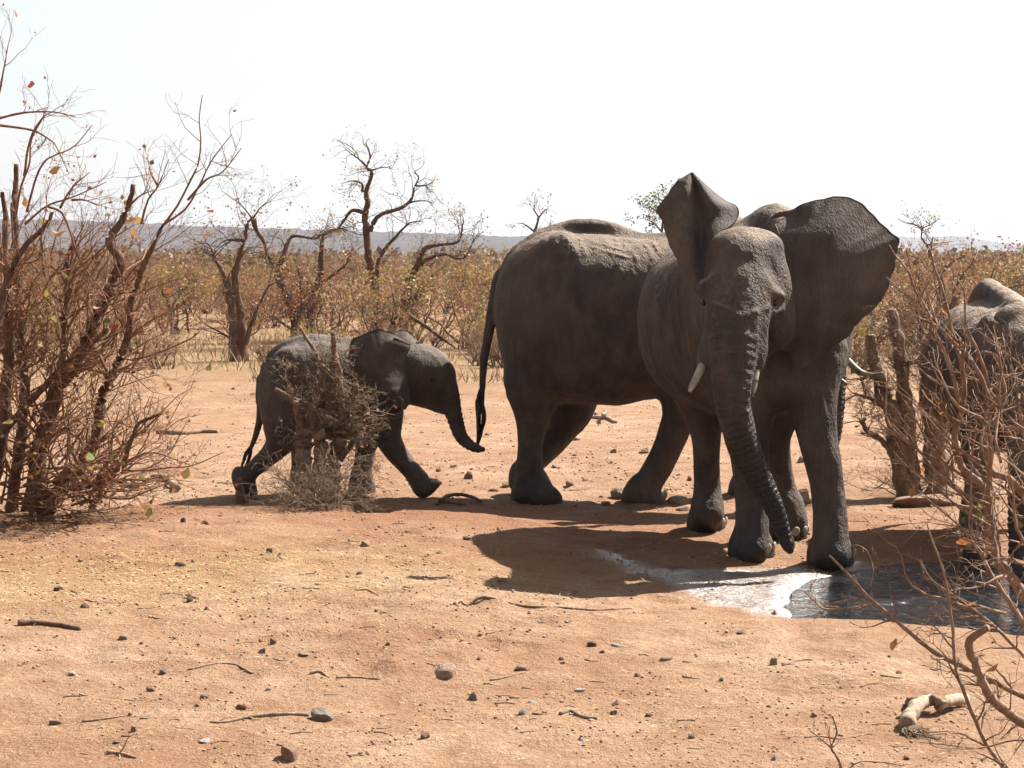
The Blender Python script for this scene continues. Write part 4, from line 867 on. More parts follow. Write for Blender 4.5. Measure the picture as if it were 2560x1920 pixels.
tree('leafy_tree', 'green leafy treetop showing beside the raised ear', (1660, 800), [
    ([(1662, 800), (1660, 640), (1655, 580), (1660, 540), (1668, 500), (1672, 485)], 6, 1.5), ([(1656, 580), (1630, 555), (1600, 545)], 3, 1), ([(1660, 545), (1630, 520), (1612, 510)], 3, 1), ([(1666, 510), (1645, 495), (1632, 490)], 3, 1), ([(1658, 570), (1690, 540), (1710, 520)], 3, 1)], 8, .7, 700, .075, (0, 1), 18, 'leaf_green')
tree('bare_tree', 'spreading bare tree against the blue hills behind the drinking elephant', (2300, 860), [
    ([(2300, 860), (2298, 760), (2302, 700), (2318, 660), (2325, 640), (2318, 615), (2304, 595), (2306, 570), (2300, 555)], 9, 1.5), ([(2325, 640), (2330, 605), (2332, 590)], 4, 2), ([(2318, 612), (2350, 608), (2386, 603)], 3, 1), ([(2300, 700), (2285, 665), (2290, 645), (2250, 635)], 5, 1.5), ([(2345, 760), (2355, 690), (2375, 660), (2410, 640), (2418, 630)], 6, 1.5), ([(2306, 570), (2325, 562), (2340, 555)], 2.5, 1), ([(2306, 572), (2285, 560), (2265, 556)], 2.5, 1)], 5, .8, 260, .05, (.1, .9), 19)
# ------------------------------------------------------------------ bush at the left, many bare stems
def split_parts(lines, mat_stem, mat_twig, rcut):
    parts = []
    for l in lines:
        if l[0, 3] > rcut: parts.append(('stem', tube_mesh('stem', [l], mat_stem, sides_by_r)))
    parts.append(('twigs', tube_mesh('twigs', [l for l in lines if l[0, 3] <= rcut], mat_twig, sides_by_r)))
    return parts
def left_bush():
    rng = random.Random(21); lines, tips = [], []
    big = [
        ([(95, 1300), (93, 1200), (95, 1134), (113, 1082), (135, 986), (174, 926), (208, 874), (234, 808), (262, 747), (290, 688), (302, 649), (274, 606), (298, 562), (321, 515), (333, 461)], 25, 6, 15.5, 15.3),
        ([(120, 1290), (143, 1212), (187, 1173), (221, 1138), (243, 1082), (252, 1012), (265, 960), (295, 908), (321, 843), (325, 765), (345, 710), (353, 680), (376, 629), (408, 562)], 18, 5, 15.5, 15.15),
        ([(130, 1270), (143, 1229), (217, 1216), (269, 1195), (308, 1160), (325, 1108), (347, 1060), (375, 1045), (404, 1034)], 10, 3, 15.4, 14.7),
        ([(30, 1300), (30, 1242), (45, 1150), (52, 1090), (61, 960), (52, 874), (48, 760), (40, 640), (35, 523), (39, 472), (41, 410)], 17, 6, 15.7, 15.8),
        ([(-20, 1110), (52, 1030), (108, 969), (156, 917), (190, 890), (240, 850), (270, 820)], 10, 5, 15.2, 15.2),
        ([(60, 1290), (100, 1120), (130, 1010), (161, 874), (161, 787), (174, 722), (168, 650), (190, 600)], 12, 6, 15.8, 16.0),
        ([(-30, 1260), (0, 1120), (15, 980), (25, 800), (10, 650), (15, 560), (5, 480)], 20, 5, 15.3, 15.4),
        ([(-60, 1280), (-20, 1050), (-10, 850), (20, 700), (60, 620), (118, 560), (130, 530)], 14, 4, 15.0, 15.1)]
    thin = [
        [(400, 575), (443, 515), (470, 464), (494, 413), (502, 355), (498, 296), (506, 237)], [(408, 562), (463, 523), (498, 464), (529, 402), (580, 335)], [(470, 500), (515, 450), (557, 429), (604, 370)], [(325, 512), (350, 490), (380, 476)], [(204, 1169), (280, 1172), (347, 1177), (421, 1169), (480, 1164), (560, 1130)],
        [(-10, 312), (78, 325), (121, 347), (141, 367), (172, 433)], [(-10, 298), (59, 282), (133, 280), (188, 292)], [(40, 540), (51, 472), (74, 406), (78, 351), (106, 296), (114, 269)], [(66, 530), (90, 445), (110, 406), (133, 390), (184, 367), (231, 312)],
        [(63, 560), (118, 515), (184, 492), (266, 455)], [(-5, 240), (2, 215), (6, 190), (14, 150), (16, 127)], [(118, 515), (160, 540), (200, 650), (250, 720), (270, 760)], [(150, 520), (180, 470), (225, 430)], [(60, 440), (75, 350), (105, 296), (135, 278)],
        [(180, 500), (210, 500), (245, 512)], [(353, 560), (370, 500), (395, 465), (422, 398)], [(395, 465), (380, 440), (372, 420)], [(20, 1320), (100, 1300), (180, 1285), (260, 1275), (330, 1262)], [(0, 1380), (60, 1320), (140, 1262), (200, 1230)], [(320, 843), (380, 800), (440, 770), (480, 740)], [(330, 900), (400, 880), (470, 850), (500, 830)]]
    for pts, r0, r1, Y0, Y1 in big:
        P = trace(rng, pts, Y0, Y1, r0, r1); lines.append(P)
        sprout(rng, P, 19, .7, lines, tips, .011, (4, 3), .10, .03, None, .5, .72)
    for pts in thin:
        P = trace(rng, pts, 15.2, 15.0, 3.6, 1.0); lines.append(P); sprout(rng, P, 5, .35, lines, tips, .004, (3,), .3, .06, None, .4)
    # low sprays of twigs reaching over the ground
    for _ in range(70):
        s = A(rng.uniform(-20, 260), rng.uniform(1150, 1270), rng.uniform(14.9, 15.7)); grow(rng, s, (rng.uniform(.1, 1), rng.uniform(-.6, .4), rng.uniform(-.1, .7)), rng.uniform(.5, 1.1), rng.uniform(.006, .014), 0, lines, tips, .4, .03, (4, 3), (.4, 1.1), (.4, .7), .6, 7)
    for _ in range(95):
        s = A(rng.uniform(-40, 330), rng.uniform(640, 1000), rng.uniform(15.0, 16.2)); grow(rng, s, (rng.uniform(-.3, 1), rng.uniform(-.5, .5), rng.uniform(.2, 1)), rng.uniform(.4, .9), rng.uniform(.005, .011), 0, lines, tips, .4, .05, (4, 3), (.4, 1.1), (.4, .7), .6, 7)
    base = GT(60, 1305)
    parts = split_parts(lines, M['bark_dark'], M['twig_far'], .028)
    parts.append(('leaves', leaf_mesh('leaves', rng, spots_on(rng, tips, 135, .02), .066, M['leaf_bright'], (0, 1))))
    parts.append(('leaves', leaf_mesh('leaves', rng, spots_on(rng, tips, 700, .02), .034, M['leaf'], (0, .7))))
    plant('thorn_bush', base, 'large bush of dark bent stems and bare twigs at the clearing edge, few coloured leaves', 'bush', None, parts)
left_bush()

def right_bush():
    rng = random.Random(33); lines, tips = [], []
    pts_list = [
        ([(2700, 1850), (2620, 1820), (2560, 1809), (2516, 1778), (2474, 1739), (2450, 1689), (2431, 1642), (2423, 1603), (2470, 1568)], 13, 8, 9.0, 8.7),
        ([(2640, 2050), (2560, 1980), (2509, 1918), (2462, 1852), (2411, 1732), (2388, 1662), (2380, 1553), (2361, 1436), (2330, 1350), (2318, 1310)], 7, 1.5, 8.5, 8.6),
        ([(2680, 1800), (2560, 1743), (2439, 1681), (2341, 1634), (2237, 1549), (2182, 1502), (2147, 1467), (2110, 1425), (2073, 1389)], 7, 2, 9.0, 8.8),
        ([(2186, 1510), (2120, 1520), (2062, 1522), (2030, 1498), (2011, 1479)], 3, 1.5, 8.85, 8.7),
        ([(2690, 1780), (2600, 1560), (2540, 1460), (2505, 1415), (2485, 1368), (2475, 1315), (2472, 1262), (2456, 1216), (2409, 1173), (2393, 1133), (2386, 1083), (2400, 1040), (2411, 965), (2401, 898), (2389, 861), (2370, 784), (2355, 722), (2336, 669), (2324, 620)], 14, 2, 9.2, 9.1),
        ([(2400, 1010), (2380, 930), (2365, 886), (2341, 837), (2317, 784), (2300, 755), (2269, 678), (2237, 637), (2223, 613)], 5, 1.5, 9.1, 9.0), ([(2330, 800), (2324, 784), (2298, 736), (2276, 669), (2266, 620)], 3, 1.3, 9.05, 9.0),
        ([(2470, 1240), (2478, 1120), (2465, 1040), (2470, 960), (2447, 885), (2416, 813), (2411, 734), (2394, 698)], 6, 1.6, 9.1, 9.1), ([(2475, 1000), (2428, 898), (2389, 861), (2348, 816), (2305, 763), (2269, 741), (2216, 693)], 5, 1.4, 9.1, 9.0),
        ([(2700, 1700), (2640, 1480), (2600, 1300), (2560, 1236), (2519, 1196), (2475, 1173), (2462, 1083), (2480, 1020), (2510, 980), (2500, 930), (2490, 890), (2458, 880)], 12, 3, 9.3, 9.2),
        ([(2510, 980), (2500, 900), (2488, 840), (2486, 800)], 3, 1.2, 9.2, 9.2), ([(2456, 1216), (2380, 1170), (2330, 1120), (2290, 1050), (2260, 1000)], 5, 1.6, 9.2, 9.0), ([(2472, 1262), (2400, 1230), (2340, 1180), (2300, 1130), (2250, 1090), (2216, 1040), (2220, 930)], 5, 1.4, 9.1, 9.0),
        ([(2475, 1315), (2400, 1270), (2330, 1210), (2260, 1160), (2213, 1147)], 4, 1.3, 9.0, 8.9), ([(2485, 1368), (2420, 1330), (2370, 1290), (2310, 1240)], 4, 1.3, 9.0, 8.8), ([(2620, 1640), (2560, 1560), (2520, 1500), (2480, 1440), (2450, 1380), (2430, 1330), (2427, 1240), (2432, 1120), (2445, 1075)], 7, 1.5, 8.9, 8.9),
        ([(2680, 1760), (2560, 1640), (2480, 1560), (2400, 1500), (2330, 1450), (2300, 1400)], 5, 1.4, 8.8, 8.6), ([(2700, 1700), (2640, 1420), (2590, 1180), (2560, 1080), (2545, 1010), (2550, 985)], 9, 3, 9.2, 9.2), ([(2480, 1560), (2400, 1545), (2310, 1540), (2260, 1545)], 2.5, 1, 8.7, 8.6),
        ([(2680, 1900), (2560, 1850), (2450, 1870), (2370, 1862), (2300, 1856)], 3.5, 1.2, 8.3, 8.2)]
    for pts, r0, r1, Y0, Y1 in pts_list:
        P = trace(rng, pts, Y0*.87, Y1*.87, r0*1.12, r1*1.2); lines.append(P); sprout(rng, P, 11 if r0 > 4 else 4, .22, lines, tips, .006, (2, 1), .12, .03, (-.25, 0, .1), .45, .7)
    for _ in range(40):
        s = A(rng.uniform(2450, 2640), rng.uniform(1000, 1560), rng.uniform(7.5, 8.3)); grow(rng, s, (rng.uniform(-1, .2), rng.uniform(-.5, .5), rng.uniform(-.1, .9)), rng.uniform(.3, .6), rng.uniform(.004, .009), 0, lines, tips, .45, .06, (3, 2), (.4, 1.1), (.4, .7), .6, 7)
    base = GT(2700, 1970)
    for _ in range(6):
        P = trace(rng, [(2700+rng.uniform(-20, 20), 1968), (2680+rng.uniform(-40, 40), 1780), (2650+rng.uniform(-60, 40), 1500)], 7.9, 8.0, 13, 6); lines.append(P)
    parts = split_parts(lines, M['bark_red'], M['bark_red'], .009)
    parts.append(('leaves', leaf_mesh('leaves', rng, spots_on(rng, tips, 16, .01), .042, M['leaf_bright'], (.1, 1))))
    plant('twig_bush', base, 'bush of bare reddish twigs leaning in front of the pool and drinking elephant', 'bush', None, parts)
right_bush()

# ------------------------------------------------------------------ broken stumps
M['twig_stump'] = bark_mat('twig_stump', (0.13, 0.088, 0.060), (0.40, 0.28, 0.19), 80)
def stump(name, label, base, stems, ntw, seed, pile, trace_y, tuft=()):
    rng = random.Random(seed); lines, tips = [], []; trunks = []
    for pts, r0, r1 in stems:
        P = trace(rng, pts, trace_y, trace_y+rng.uniform(-.12, .12), r0, r1, 7)
        P[:, 3] *= 1+.10*np.sin(np.arange(len(P))*1.1+rng.random()*6); trunks.append(P); lines.append(P)
        sprout(rng, P, ntw, .28, lines, tips, .006, (4, 3), .25, .02, None, .7)
    for (px, py, n, L) in tuft:
        for _ in range(n):
            s = A(px+rng.gauss(0, 9), py+rng.gauss(0, 15), trace_y+rng.gauss(0, .08)); grow(rng, s, (rng.gauss(0, 1), rng.gauss(0, .8), rng.gauss(.1, .7)), L*rng.uniform(.5, 1.1), .004, 0, lines, tips, .7, .0, (5, 2), (.4, 1.3), (.5, .8), .7, 6)
    for _ in range(pile):
        a = rng.uniform(0, 6.28); s = np.array(base)+np.array([rng.gauss(0, .16), rng.gauss(0, .12), .03]); grow(rng, s, (math.cos(a), math.sin(a)*.7, rng.uniform(.05, .8)), rng.uniform(.2, .55), rng.uniform(.003, .007), 0, lines, tips, .55, -.02, (4, 3), (.4, 1.2), (.4, .7), .65, 6)
    parts = []
    for P in trunks:
        me = tube_mesh('trunk', [P], M['bark_stump'], 12)
        co = np.empty(len(me.vertices)*3, np.float32); me.vertices.foreach_get('co', co); co = co.reshape(-1, 3)
        nr = np.empty(len(me.vertices)*3, np.float32); me.vertices.foreach_get('normal', nr); nr = nr.reshape(-1, 3)
        co = co + nr*(P[0, 3]*.22*vnoise(co[:, 0]*30, co[:, 1]*30, co[:, 2]*7, seed))[:, None].astype(np.float32); me.vertices.foreach_set('co', co.astype(np.float32).ravel()); parts.append(('trunk', me))
    parts.append(('twigs', tube_mesh('twigs', [l for l in lines if not any(l is t for t in trunks)], M['twig_stump'], lambda r: 4 if r > .004 else 3)))
    parts.append(('leaves', leaf_mesh('leaves', rng, spots_on(rng, tips, 130, .02), .03, M['leaf'], (0, .7))))
    plant(name, base, label, 'stump', None, parts)
stump('dead_stump', 'dead split stump with tufts of dry twigs standing before the calf', GT(800, 1266), [
    ([(768, 1276), (764, 1200), (758, 1139), (760, 1099), (768, 1065)], 22, 20), ([(797, 1276), (797, 1180), (800, 1119), (797, 1080)], 22, 14), ([(822, 1276), (830, 1190), (840, 1140), (850, 1099), (858, 1068), (866, 1050)], 22, 15),
    ([(848, 1095), (838, 1082), (828, 1078)], 11, 8), ([(689, 973), (715, 989), (745, 1003), (772, 1014), (803, 1036), (830, 1052), (851, 1066)], 6, 9), ([(752, 821), (765, 845), (784, 872), (795, 895), (806, 915), (830, 935), (850, 956), (854, 1000), (856, 1060)], 3, 8),
    ([(832, 830), (834, 855), (836, 880), (845, 920), (854, 954)], 7, 8), ([(866, 1062), (890, 1050), (912, 1040), (921, 1030), (918, 1018)], 7, 4), ([(780, 1090), (785, 1020), (800, 960), (815, 930)], 8, 5), ([(762, 1100), (748, 1050), (738, 1005)], 13, 7), ([(800, 1110), (815, 1040), (830, 1000), (836, 945)], 13, 8), ([(858, 1070), (880, 1015), (892, 960)], 10, 5), ([(850, 1150), (880, 1110), (905, 1080)], 8, 5)],
    10, 41, 110, G(800, 1266)[1], [(708, 920, 12, .13), (730, 985, 8, .12), (800, 985, 8, .15), (855, 980, 11, .15), (890, 1010, 16, .15), (870, 1040, 14, .16), (905, 1100, 26, .20), (900, 1170, 22, .20), (740, 1080, 10, .16), (790, 870, 9, .11), (835, 860, 9, .11), (860, 900, 7, .13)])
stump('dead_stump', 'cluster of thick broken trunks and twigs between the big ear and the drinking elephant', GT(2290, 1237), [
    ([(2349, 1245), (2342, 1150), (2332, 1045), (2322, 929), (2325, 854)], 33, 22), ([(2262, 1245), (2250, 1150), (2234, 1045), (2205, 980), (2193, 930), (2180, 880), (2176, 837)], 24, 12), ([(2285, 1245), (2275, 1120), (2262, 1000), (2253, 900), (2240, 830), (2228, 773)], 22, 11),
    ([(2258, 1240), (2240, 1170), (2222, 1125), (2199, 1097), (2170, 1080), (2153, 1051)], 9, 6), ([(2322, 930), (2300, 905), (2270, 908)], 8, 6), ([(2250, 1030), (2230, 1030), (2180, 1000), (2140, 985)], 7, 3), ([(2200, 930), (2180, 935), (2150, 950)], 6, 3), ([(2345, 1000), (2375, 900), (2372, 800), (2390, 740)], 14, 6)],
    15, 42, 30, G(2300, 1237)[1], [(2180, 900, 16, .25), (2210, 1000, 14, .25), (2160, 1010, 10, .22), (2300, 960, 8, .2), (2200, 820, 12, .2)])
rs = random.Random(4)
P = trace(rs, [(604, 1262), (602, 1240), (598, 1215), (596, 1200)], 16.95, 16.95, 12, 11, 5); b0 = GT(604, 1262)
plant('short_stump', b0, 'short brown stump in front of the calf hind foot', 'stump', None, [('trunk', tube_mesh('trunk', [P], M['bark_stump'], 10))])

# ------------------------------------------------------------------ sticks, stones, litter
LM = [('the long crooked stick', (1350, 1515)), ('the largest tan block', (1113, 1684)), ('the pointed grey rock', (809, 1802)), ('the yellow straw', (300, 1490)), ('the left bush', (150, 1330)), ('the broken pale log', (2320, 1800)), ('the lip of the pool', (2150, 1560)), ('the cube-shaped stone', (1937, 1660)), ('the bent humped stick', (1450, 1790)), ('the low mound', (866, 1290)), ('the wet mud', (1700, 1500)), ('the splintered bark', (300, 1886)), ('the fallen log', (470, 1084)), ('the dead stump', (800, 1240)), ('the calf', (1080, 1200)), ('the profile elephant', (1450, 1230)), ('the broken trunks', (2290, 1200)), ('the flat tan slab', (762, 1640)), ('the white shard', (1539, 1615)), ('the forked seedling', (2090, 1880))]
LMW = [(n_, G(*p_)) for n_, p_ in LM]
def near(px, py):
    q = G(px, py); return min(LMW, key=lambda t: np.hypot(t[1][0]-q[0], t[1][1]-q[1]))[0]
def stick(pts, r0, r1, label, mat='deadwood', twigs=0, name='stick', group=None, lift=.6, rng=random.Random(90)):
    L = []; n = len(pts)
    for i, (x, y) in enumerate(pts):
        g_ = GT(x, y); r = (r0+(r1-r0)*i/(n-1))*g_[1]/FPX; L.append(np.r_[g_[0], g_[1], g_[2]+r*lift, r])
    P = knotty(crom(L, 5), rng); lines = [P]; tips = []
    if twigs: sprout(rng, P, twigs, .12, lines, tips, .004, (2,), .1, .0)
    b = (P[0, 0], P[0, 1], float(H(P[0, 0], P[0, 1])))
    for l in lines: l[:, :3] -= np.array(b)
    return tag(link(name, tube_mesh(name, lines, M[mat], 7), None, b), label, 'stick', group)
stick([(1136, 1513), (1150, 1506), (1170, 1500), (1210, 1502), (1300, 1514), (1400, 1520), (1480, 1527), (1530, 1524), (1578, 1522)], 5, 2.5, 'long crooked reddish stick lying in front of the elephant shadows', 'bark_red', 2)
stick([(525, 1806), (560, 1807), (620, 1796), (690, 1789), (772, 1790)], 3, 6, 'pale stick with a forked end touching the grey rock', 'deadwood', 2)
stick([(205, 1806), (260, 1799), (315, 1790)], 4, 2, 'short pale stick on the bare foreground sand')
stick([(45, 1563), (80, 1562), (140, 1566), (200, 1576)], 9, 6, 'thick dark piece of branch lying in the yellow straw', 'bark_dark')
stick([(395, 1084), (445, 1086), (500, 1083), (545, 1083)], 7, 6, 'short dead log lying on the clearing behind the left bush', 'bark_stump', 0, 'log')
stick([(295, 1205), (330, 1220), (355, 1214), (373, 1201), (412, 1203), (430, 1218), (445, 1230)], 6, 9, 'twisted pale piece of root beside the left bush', 'deadwood', 0, 'root', None, 1.2)
stick([(470, 1684), (530, 1680), (588, 1673), (640, 1674), (696, 1668)], 2.2, 2.5, 'long thin straight twig on the foreground earth')
stick([(840, 1696), (880, 1695), (940, 1699), (1000, 1698)], 4, 2, 'thin pale twig with a thick knot at one end')
stick([(775, 1684), (800, 1681), (822, 1679)], 4, 3, 'stubby pale twig beside the knotted twig')
stick([(1226, 1702), (1260, 1692), (1312, 1682)], 3, 2.5, 'thin pale twig next to the flat dark stone')
stick([(1400, 1787), (1428, 1781), (1456, 1794), (1493, 1798)], 5, 4, 'bent stick with a hump on the foreground sand', 'bark_stump')
stick([(268, 1884), (300, 1886), (340, 1896)], 6, 3, 'splintered piece of bark on the foreground sand', 'deadwood', 3)
stick([(1476, 1042), (1506, 1047), (1520, 1050), (1537, 1060)], 4, 7, 'forked dead branch lying under the belly of the profile elephant', 'deadwood', 2)
stick([(1511, 1060), (1508, 1052), (1515, 1046), (1511, 1038)], 5, 3, 'upright stub of dead branch under the belly of the profile elephant', 'deadwood', 0, 'stick', None, 4.0)
stick([(1100, 1262), (1120, 1250), (1150, 1246), (1180, 1252), (1202, 1262)], 5, 4, 'dark tangle of dead root in the shade before the calf', 'bark_dark', 14, 'root', None, 2.2)
stick([(1090, 1265), (1110, 1258), (1140, 1262), (1165, 1266)], 4, 3, 'dark bent twig lying under the tangled root', 'bark_dark', 8)
stick([(2011, 1845), (2050, 1842), (2100, 1848), (2160, 1838)], 2, 2, 'thin twig lying in front of the broken pale log')
stick([(1955, 1665), (2000, 1652), (2030, 1651)], 2, 3, 'short dark twig beside the cube-shaped stone', 'bark_stump')
rk = random.Random(12)
for i in range(90):
    x, y = rk.uniform(-30, 2500), 1290+600*rk.random()**.7
    if y < 1420 and x > 1650: continue
    a = rk.uniform(-.35, .35); L_ = rk.uniform(14, 60); k = rk.uniform(-3, 3)
    stick([(x, y), (x+L_*.5, y+L_*.5*a*.4+k), (x+L_, y+L_*a*.4)], rk.uniform(1.2, 3.2), 1.2, f'small dry twig on bare earth near {near(x, y)}', rk.choice(['deadwood', 'twig', 'bark_stump']), 0, 'twig', 'small scattered twigs')
for i in range(26):
    x, y = rk.uniform(300, 2100), rk.uniform(930, 1230); a = rk.uniform(-.2, .2); L_ = rk.uniform(14, 50)
    stick([(x, y), (x+L_*.5, y+a*4), (x+L_, y+L_*a*.2)], rk.uniform(1.0, 2.2), 1.0, f'small dry twig on the open clearing near {near(x, y)}', rk.choice(['twig', 'bark_stump']), 0, 'twig', 'small twigs on the clearing')
def pale_log():
    rng = random.Random(6); Yb = G(2320, 1800)[1]; b = GT(2320, 1815); lines = []
    def q(pts, r0, r1, lift):
        L = []
        for i, (x, y, l) in enumerate(pts):
            g_ = GT(x, y); r = (r0+(r1-r0)*i/(len(pts)-1))*g_[1]/FPX; L.append(np.r_[g_[0], g_[1], g_[2]+l, r])
        P = knotty(crom(L, 6), rng, .1); P[:, :3] -= b; return P
    root = empty('broken_log', b, 'pale broken log with a hollow end lying beside the red twig bush', 'log')
    M['pale_wood'] = bark_mat('pale_wood', (0.20, 0.125, 0.08), (0.62, 0.47, 0.34), 46)
    link('trunk', tube_mesh('trunk', [q([(2266, 1824, .02), (2278, 1808, .045), (2298, 1790, .055), (2328, 1776, .05)], 21, 15, 0)], M['pale_wood'], 12), root)
    link('trunk', tube_mesh('trunk', [q([(2346, 1786, .035), (2372, 1776, .045), (2412, 1764, .03)], 13, 15, 0)], M['pale_wood'], 12), root)
    link('limb', tube_mesh('limb', [q([(2258, 1790, .02), (2272, 1790, .07), (2295, 1788, .07)], 7, 10, 0)], M['bark_stump'], 9), root)
    link('limb', tube_mesh('limb', [q([(2318, 1784, .05), (2334, 1784, .07), (2356, 1786, .04)], 10, 14, 0)], M['bark_stump'], 9), root)
    link('bark_strips', tube_mesh('bark_strips', [q([(2262+rng.uniform(-6, 40), 1826, .02), (2270+rng.uniform(-14, 60), 1836+rng.uniform(-6, 6), .012), (2290+rng.uniform(-40, 90), 1843+rng.uniform(-12, 8), .006)], 2, 1, 0) for _ in range(26)], M['twig'], 4), root)
pale_log()

def stone_mat(name, c1, c2):
    b = NB(name); p = b.coord(); n = b.noise(p, 2.4, 5, 0.7)
    return b.set(Base_Color=b.ramp(n, [(0.35, c1), (0.65, c2)]), Roughness=0.9, Specular_IOR_Level=0.2, Normal=b.bump(b.noise(p, 7, 5, 0.7), 0.12, 0.7))
SM = [stone_mat('stone_red', (0.36, 0.215, 0.14), (0.54, 0.35, 0.24)), stone_mat('stone_tan', (0.42, 0.285, 0.195), (0.62, 0.45, 0.33)), stone_mat('stone_grey', (0.32, 0.25, 0.21), (0.52, 0.42, 0.35)), stone_mat('stone_dark', (0.17, 0.105, 0.07), (0.31, 0.195, 0.13)), stone_mat('stone_white', (0.55, 0.48, 0.42), (0.75, 0.69, 0.63))]
def stone_shape(seed):
    import bmesh
    bm = bmesh.new(); bmesh.ops.create_icosphere(bm, subdivisions=3, radius=1.0); g = np.random.default_rng(seed)
    v = np.array([x.co[:] for x in bm.verts]); pl = g.normal(size=(11, 3)); pl /= np.linalg.norm(pl, axis=1, keepdims=True); off = g.uniform(.42, .80, 11)
    for n_, o_ in zip(pl, off):                                     # facets: cut by planes, then roughened
        d = v@n_-o_; v = v-np.outer(np.maximum(d, 0)*.93, n_)
    v *= (1+.06*vnoise(v[:, 0]*3, v[:, 1]*3, v[:, 2]*3, seed)+.03*vnoise(v[:, 0]*8, v[:, 1]*8, v[:, 2]*8, seed))[:, None]
    v /= np.abs(v).max(0); f = [[x.index for x in q.verts] for q in bm.faces]; bm.free(); return v, f
SHAPES = [stone_shape(s) for s in range(6)]; SMESH = {}
def stone(px, py, wpx, hpx, mat, k, label, group=None, name='stone', rot=None):
    g_ = GT(px, py); s = g_[1]/FPX; key = (k, mat)
    if key not in SMESH: SMESH[key] = mesh_data('stone', *SHAPES[k], [SM[mat]], smooth=False)
    w2, h2 = wpx*s/2, max(hpx*s/2, .004)
    o = link(name, SMESH[key], None, (g_[0], g_[1]+w2*.3, g_[2]+h2*.12)); o.scale = (w2, w2*.8, h2*1.75); o.rotation_euler = (0, 0, rot if rot is not None else (px*7.3) % 6.28)
    return tag(o, f'{label} near {near(px, py)}' if group else label, 'stone', group)
N_ = 'small reddish stone on bare earth'; N2 = 'small pale stone on bare earth'; N3 = 'small dark clod on bare earth'
big = [(1113, 1684, 88, 36, 1, 0, 'largest tan block of stone lying alone on the foreground earth'), (1300, 1675, 62, 17, 0, 1, 'flat elongated reddish stone next to a thin pale twig'), (1184, 1749, 30, 27, 2, 2, 'upright grey stone with a white chip beside it'),
       (809, 1802, 66, 40, 2, 3, 'grey-brown pointed rock at the end of the forked stick'), (719, 1897, 64, 36, 0, 4, 'lumpy reddish-brown clod at the bottom of the foreground'), (762, 1640, 44, 13, 1, 1, 'flat tan slab in the left foreground'), (1937, 1663, 25, 21, 1, 5, 'cube-shaped tan stone right of the stick'),
       (2036, 1791, 23, 15, 1, 3, 'rounded tan stone left of the broken pale log'), (1857, 1585, 32, 15, 0, 1, 'oblong reddish stone below the wet mud'), (1937, 1536, 19, 14, 0, 2, 'dark red stone at the lip of the pool'), (1666, 1649, 46, 11, 1, 4, 'low flat tan stone half sunk in the earth'),
       (452, 1416, 36, 15, 0, 0, 'flat reddish stone in front of the left bush'), (2306, 1262, 165, 30, 0, 0, 'long flat slab of red rock behind the pool'), (2002, 1256, 96, 40, 1, 3, 'pale boulder seen between the legs of the elephant facing forward'), (1550, 1243, 62, 30, 1, 5, 'pale block of stone just behind the front foot of the profile elephant'),
       (1700, 1258, 62, 22, 1, 0, 'pale flat rock beside the hind foot of the elephant facing forward'), (1708, 1278, 38, 13, 0, 1, 'reddish flat stone by the hind foot of the elephant facing forward'), (1172, 1197, 28, 27, 0, 2, 'round brown stone right of the calf front foot'), (1614, 1133, 34, 19, 0, 3, 'brown stone behind the bent front leg of the profile elephant'), (913, 1366, 38, 15, 1, 5, 'angular tan stone below the mound'), (1539, 1617, 26, 11, 4, 1, 'white shard of stone beside a dark clod'), (1480, 1616, 26, 15, 3, 4, 'crumbly dark clod beside the white shard')]
for a in big: stone(*a)
for a in [(1309, 1786, 28, 18, 2, 1), (1543, 1762, 29, 17, 0, 2), (1533, 1786, 20, 14, 0, 3), (1060, 1846, 30, 17, 0, 5), (1595, 1689, 16, 12, 0, 0), (1256, 1457, 23, 13, 0, 4), (1436, 1483, 26, 10, 0, 1), (1452, 1850, 18, 10, 2, 2), (378, 1728, 27, 17, 0, 3), (685, 1608, 27, 17, 0, 4), (674, 1395, 19, 17, 0, 0), (513, 1310, 28, 13, 0, 2), (335, 1829, 22, 15, 0, 5), (294, 1855, 28, 11, 0, 1), (138, 1811, 34, 15, 0, 4), (606, 1768, 34, 15, 0, 0), (511, 1746, 25, 13, 0, 1), (1937, 1900, 21, 15, 0, 2), (2268, 1898, 18, 13, 0, 3), (1735, 1523, 20, 9, 0, 1), (1731, 1846, 26, 15, 0, 4), (1803, 1701, 16, 10, 0, 5), (2248, 1684, 27, 13, 0, 2), (897, 1436, 20, 11, 0, 0)]: stone(*a, N_, 'small reddish foreground stones')
for a in [(655, 1633, 23, 15, 2, 1), (307, 1600, 27, 13, 2, 4), (181, 1689, 22, 14, 4, 3), (411, 1686, 30, 13, 2, 5), (669, 1726, 17, 10, 4, 0), (2116, 1692, 12, 7, 4, 1), (515, 1850, 40, 8, 4, 1), (1330, 1757, 26, 8, 4, 2), (1450, 1728, 32, 8, 4, 4)]: stone(*a, N2, 'small pale foreground stones')
for a in [(1167, 1350, 21, 13, 3, 3), (1505, 1633, 14, 9, 3, 1), (1404, 1639, 14, 9, 3, 0), (481, 1407, 12, 13, 3, 2), (459, 1306, 17, 13, 3, 5), (145, 1477, 26, 13, 3, 4), (1620, 1792, 30, 12, 3, 1), (940, 1514, 15, 9, 3, 3), (210, 1520, 30, 18, 3, 2), (475, 1505, 26, 16, 3, 4)]: stone(*a, N3, 'small dark foreground clods')
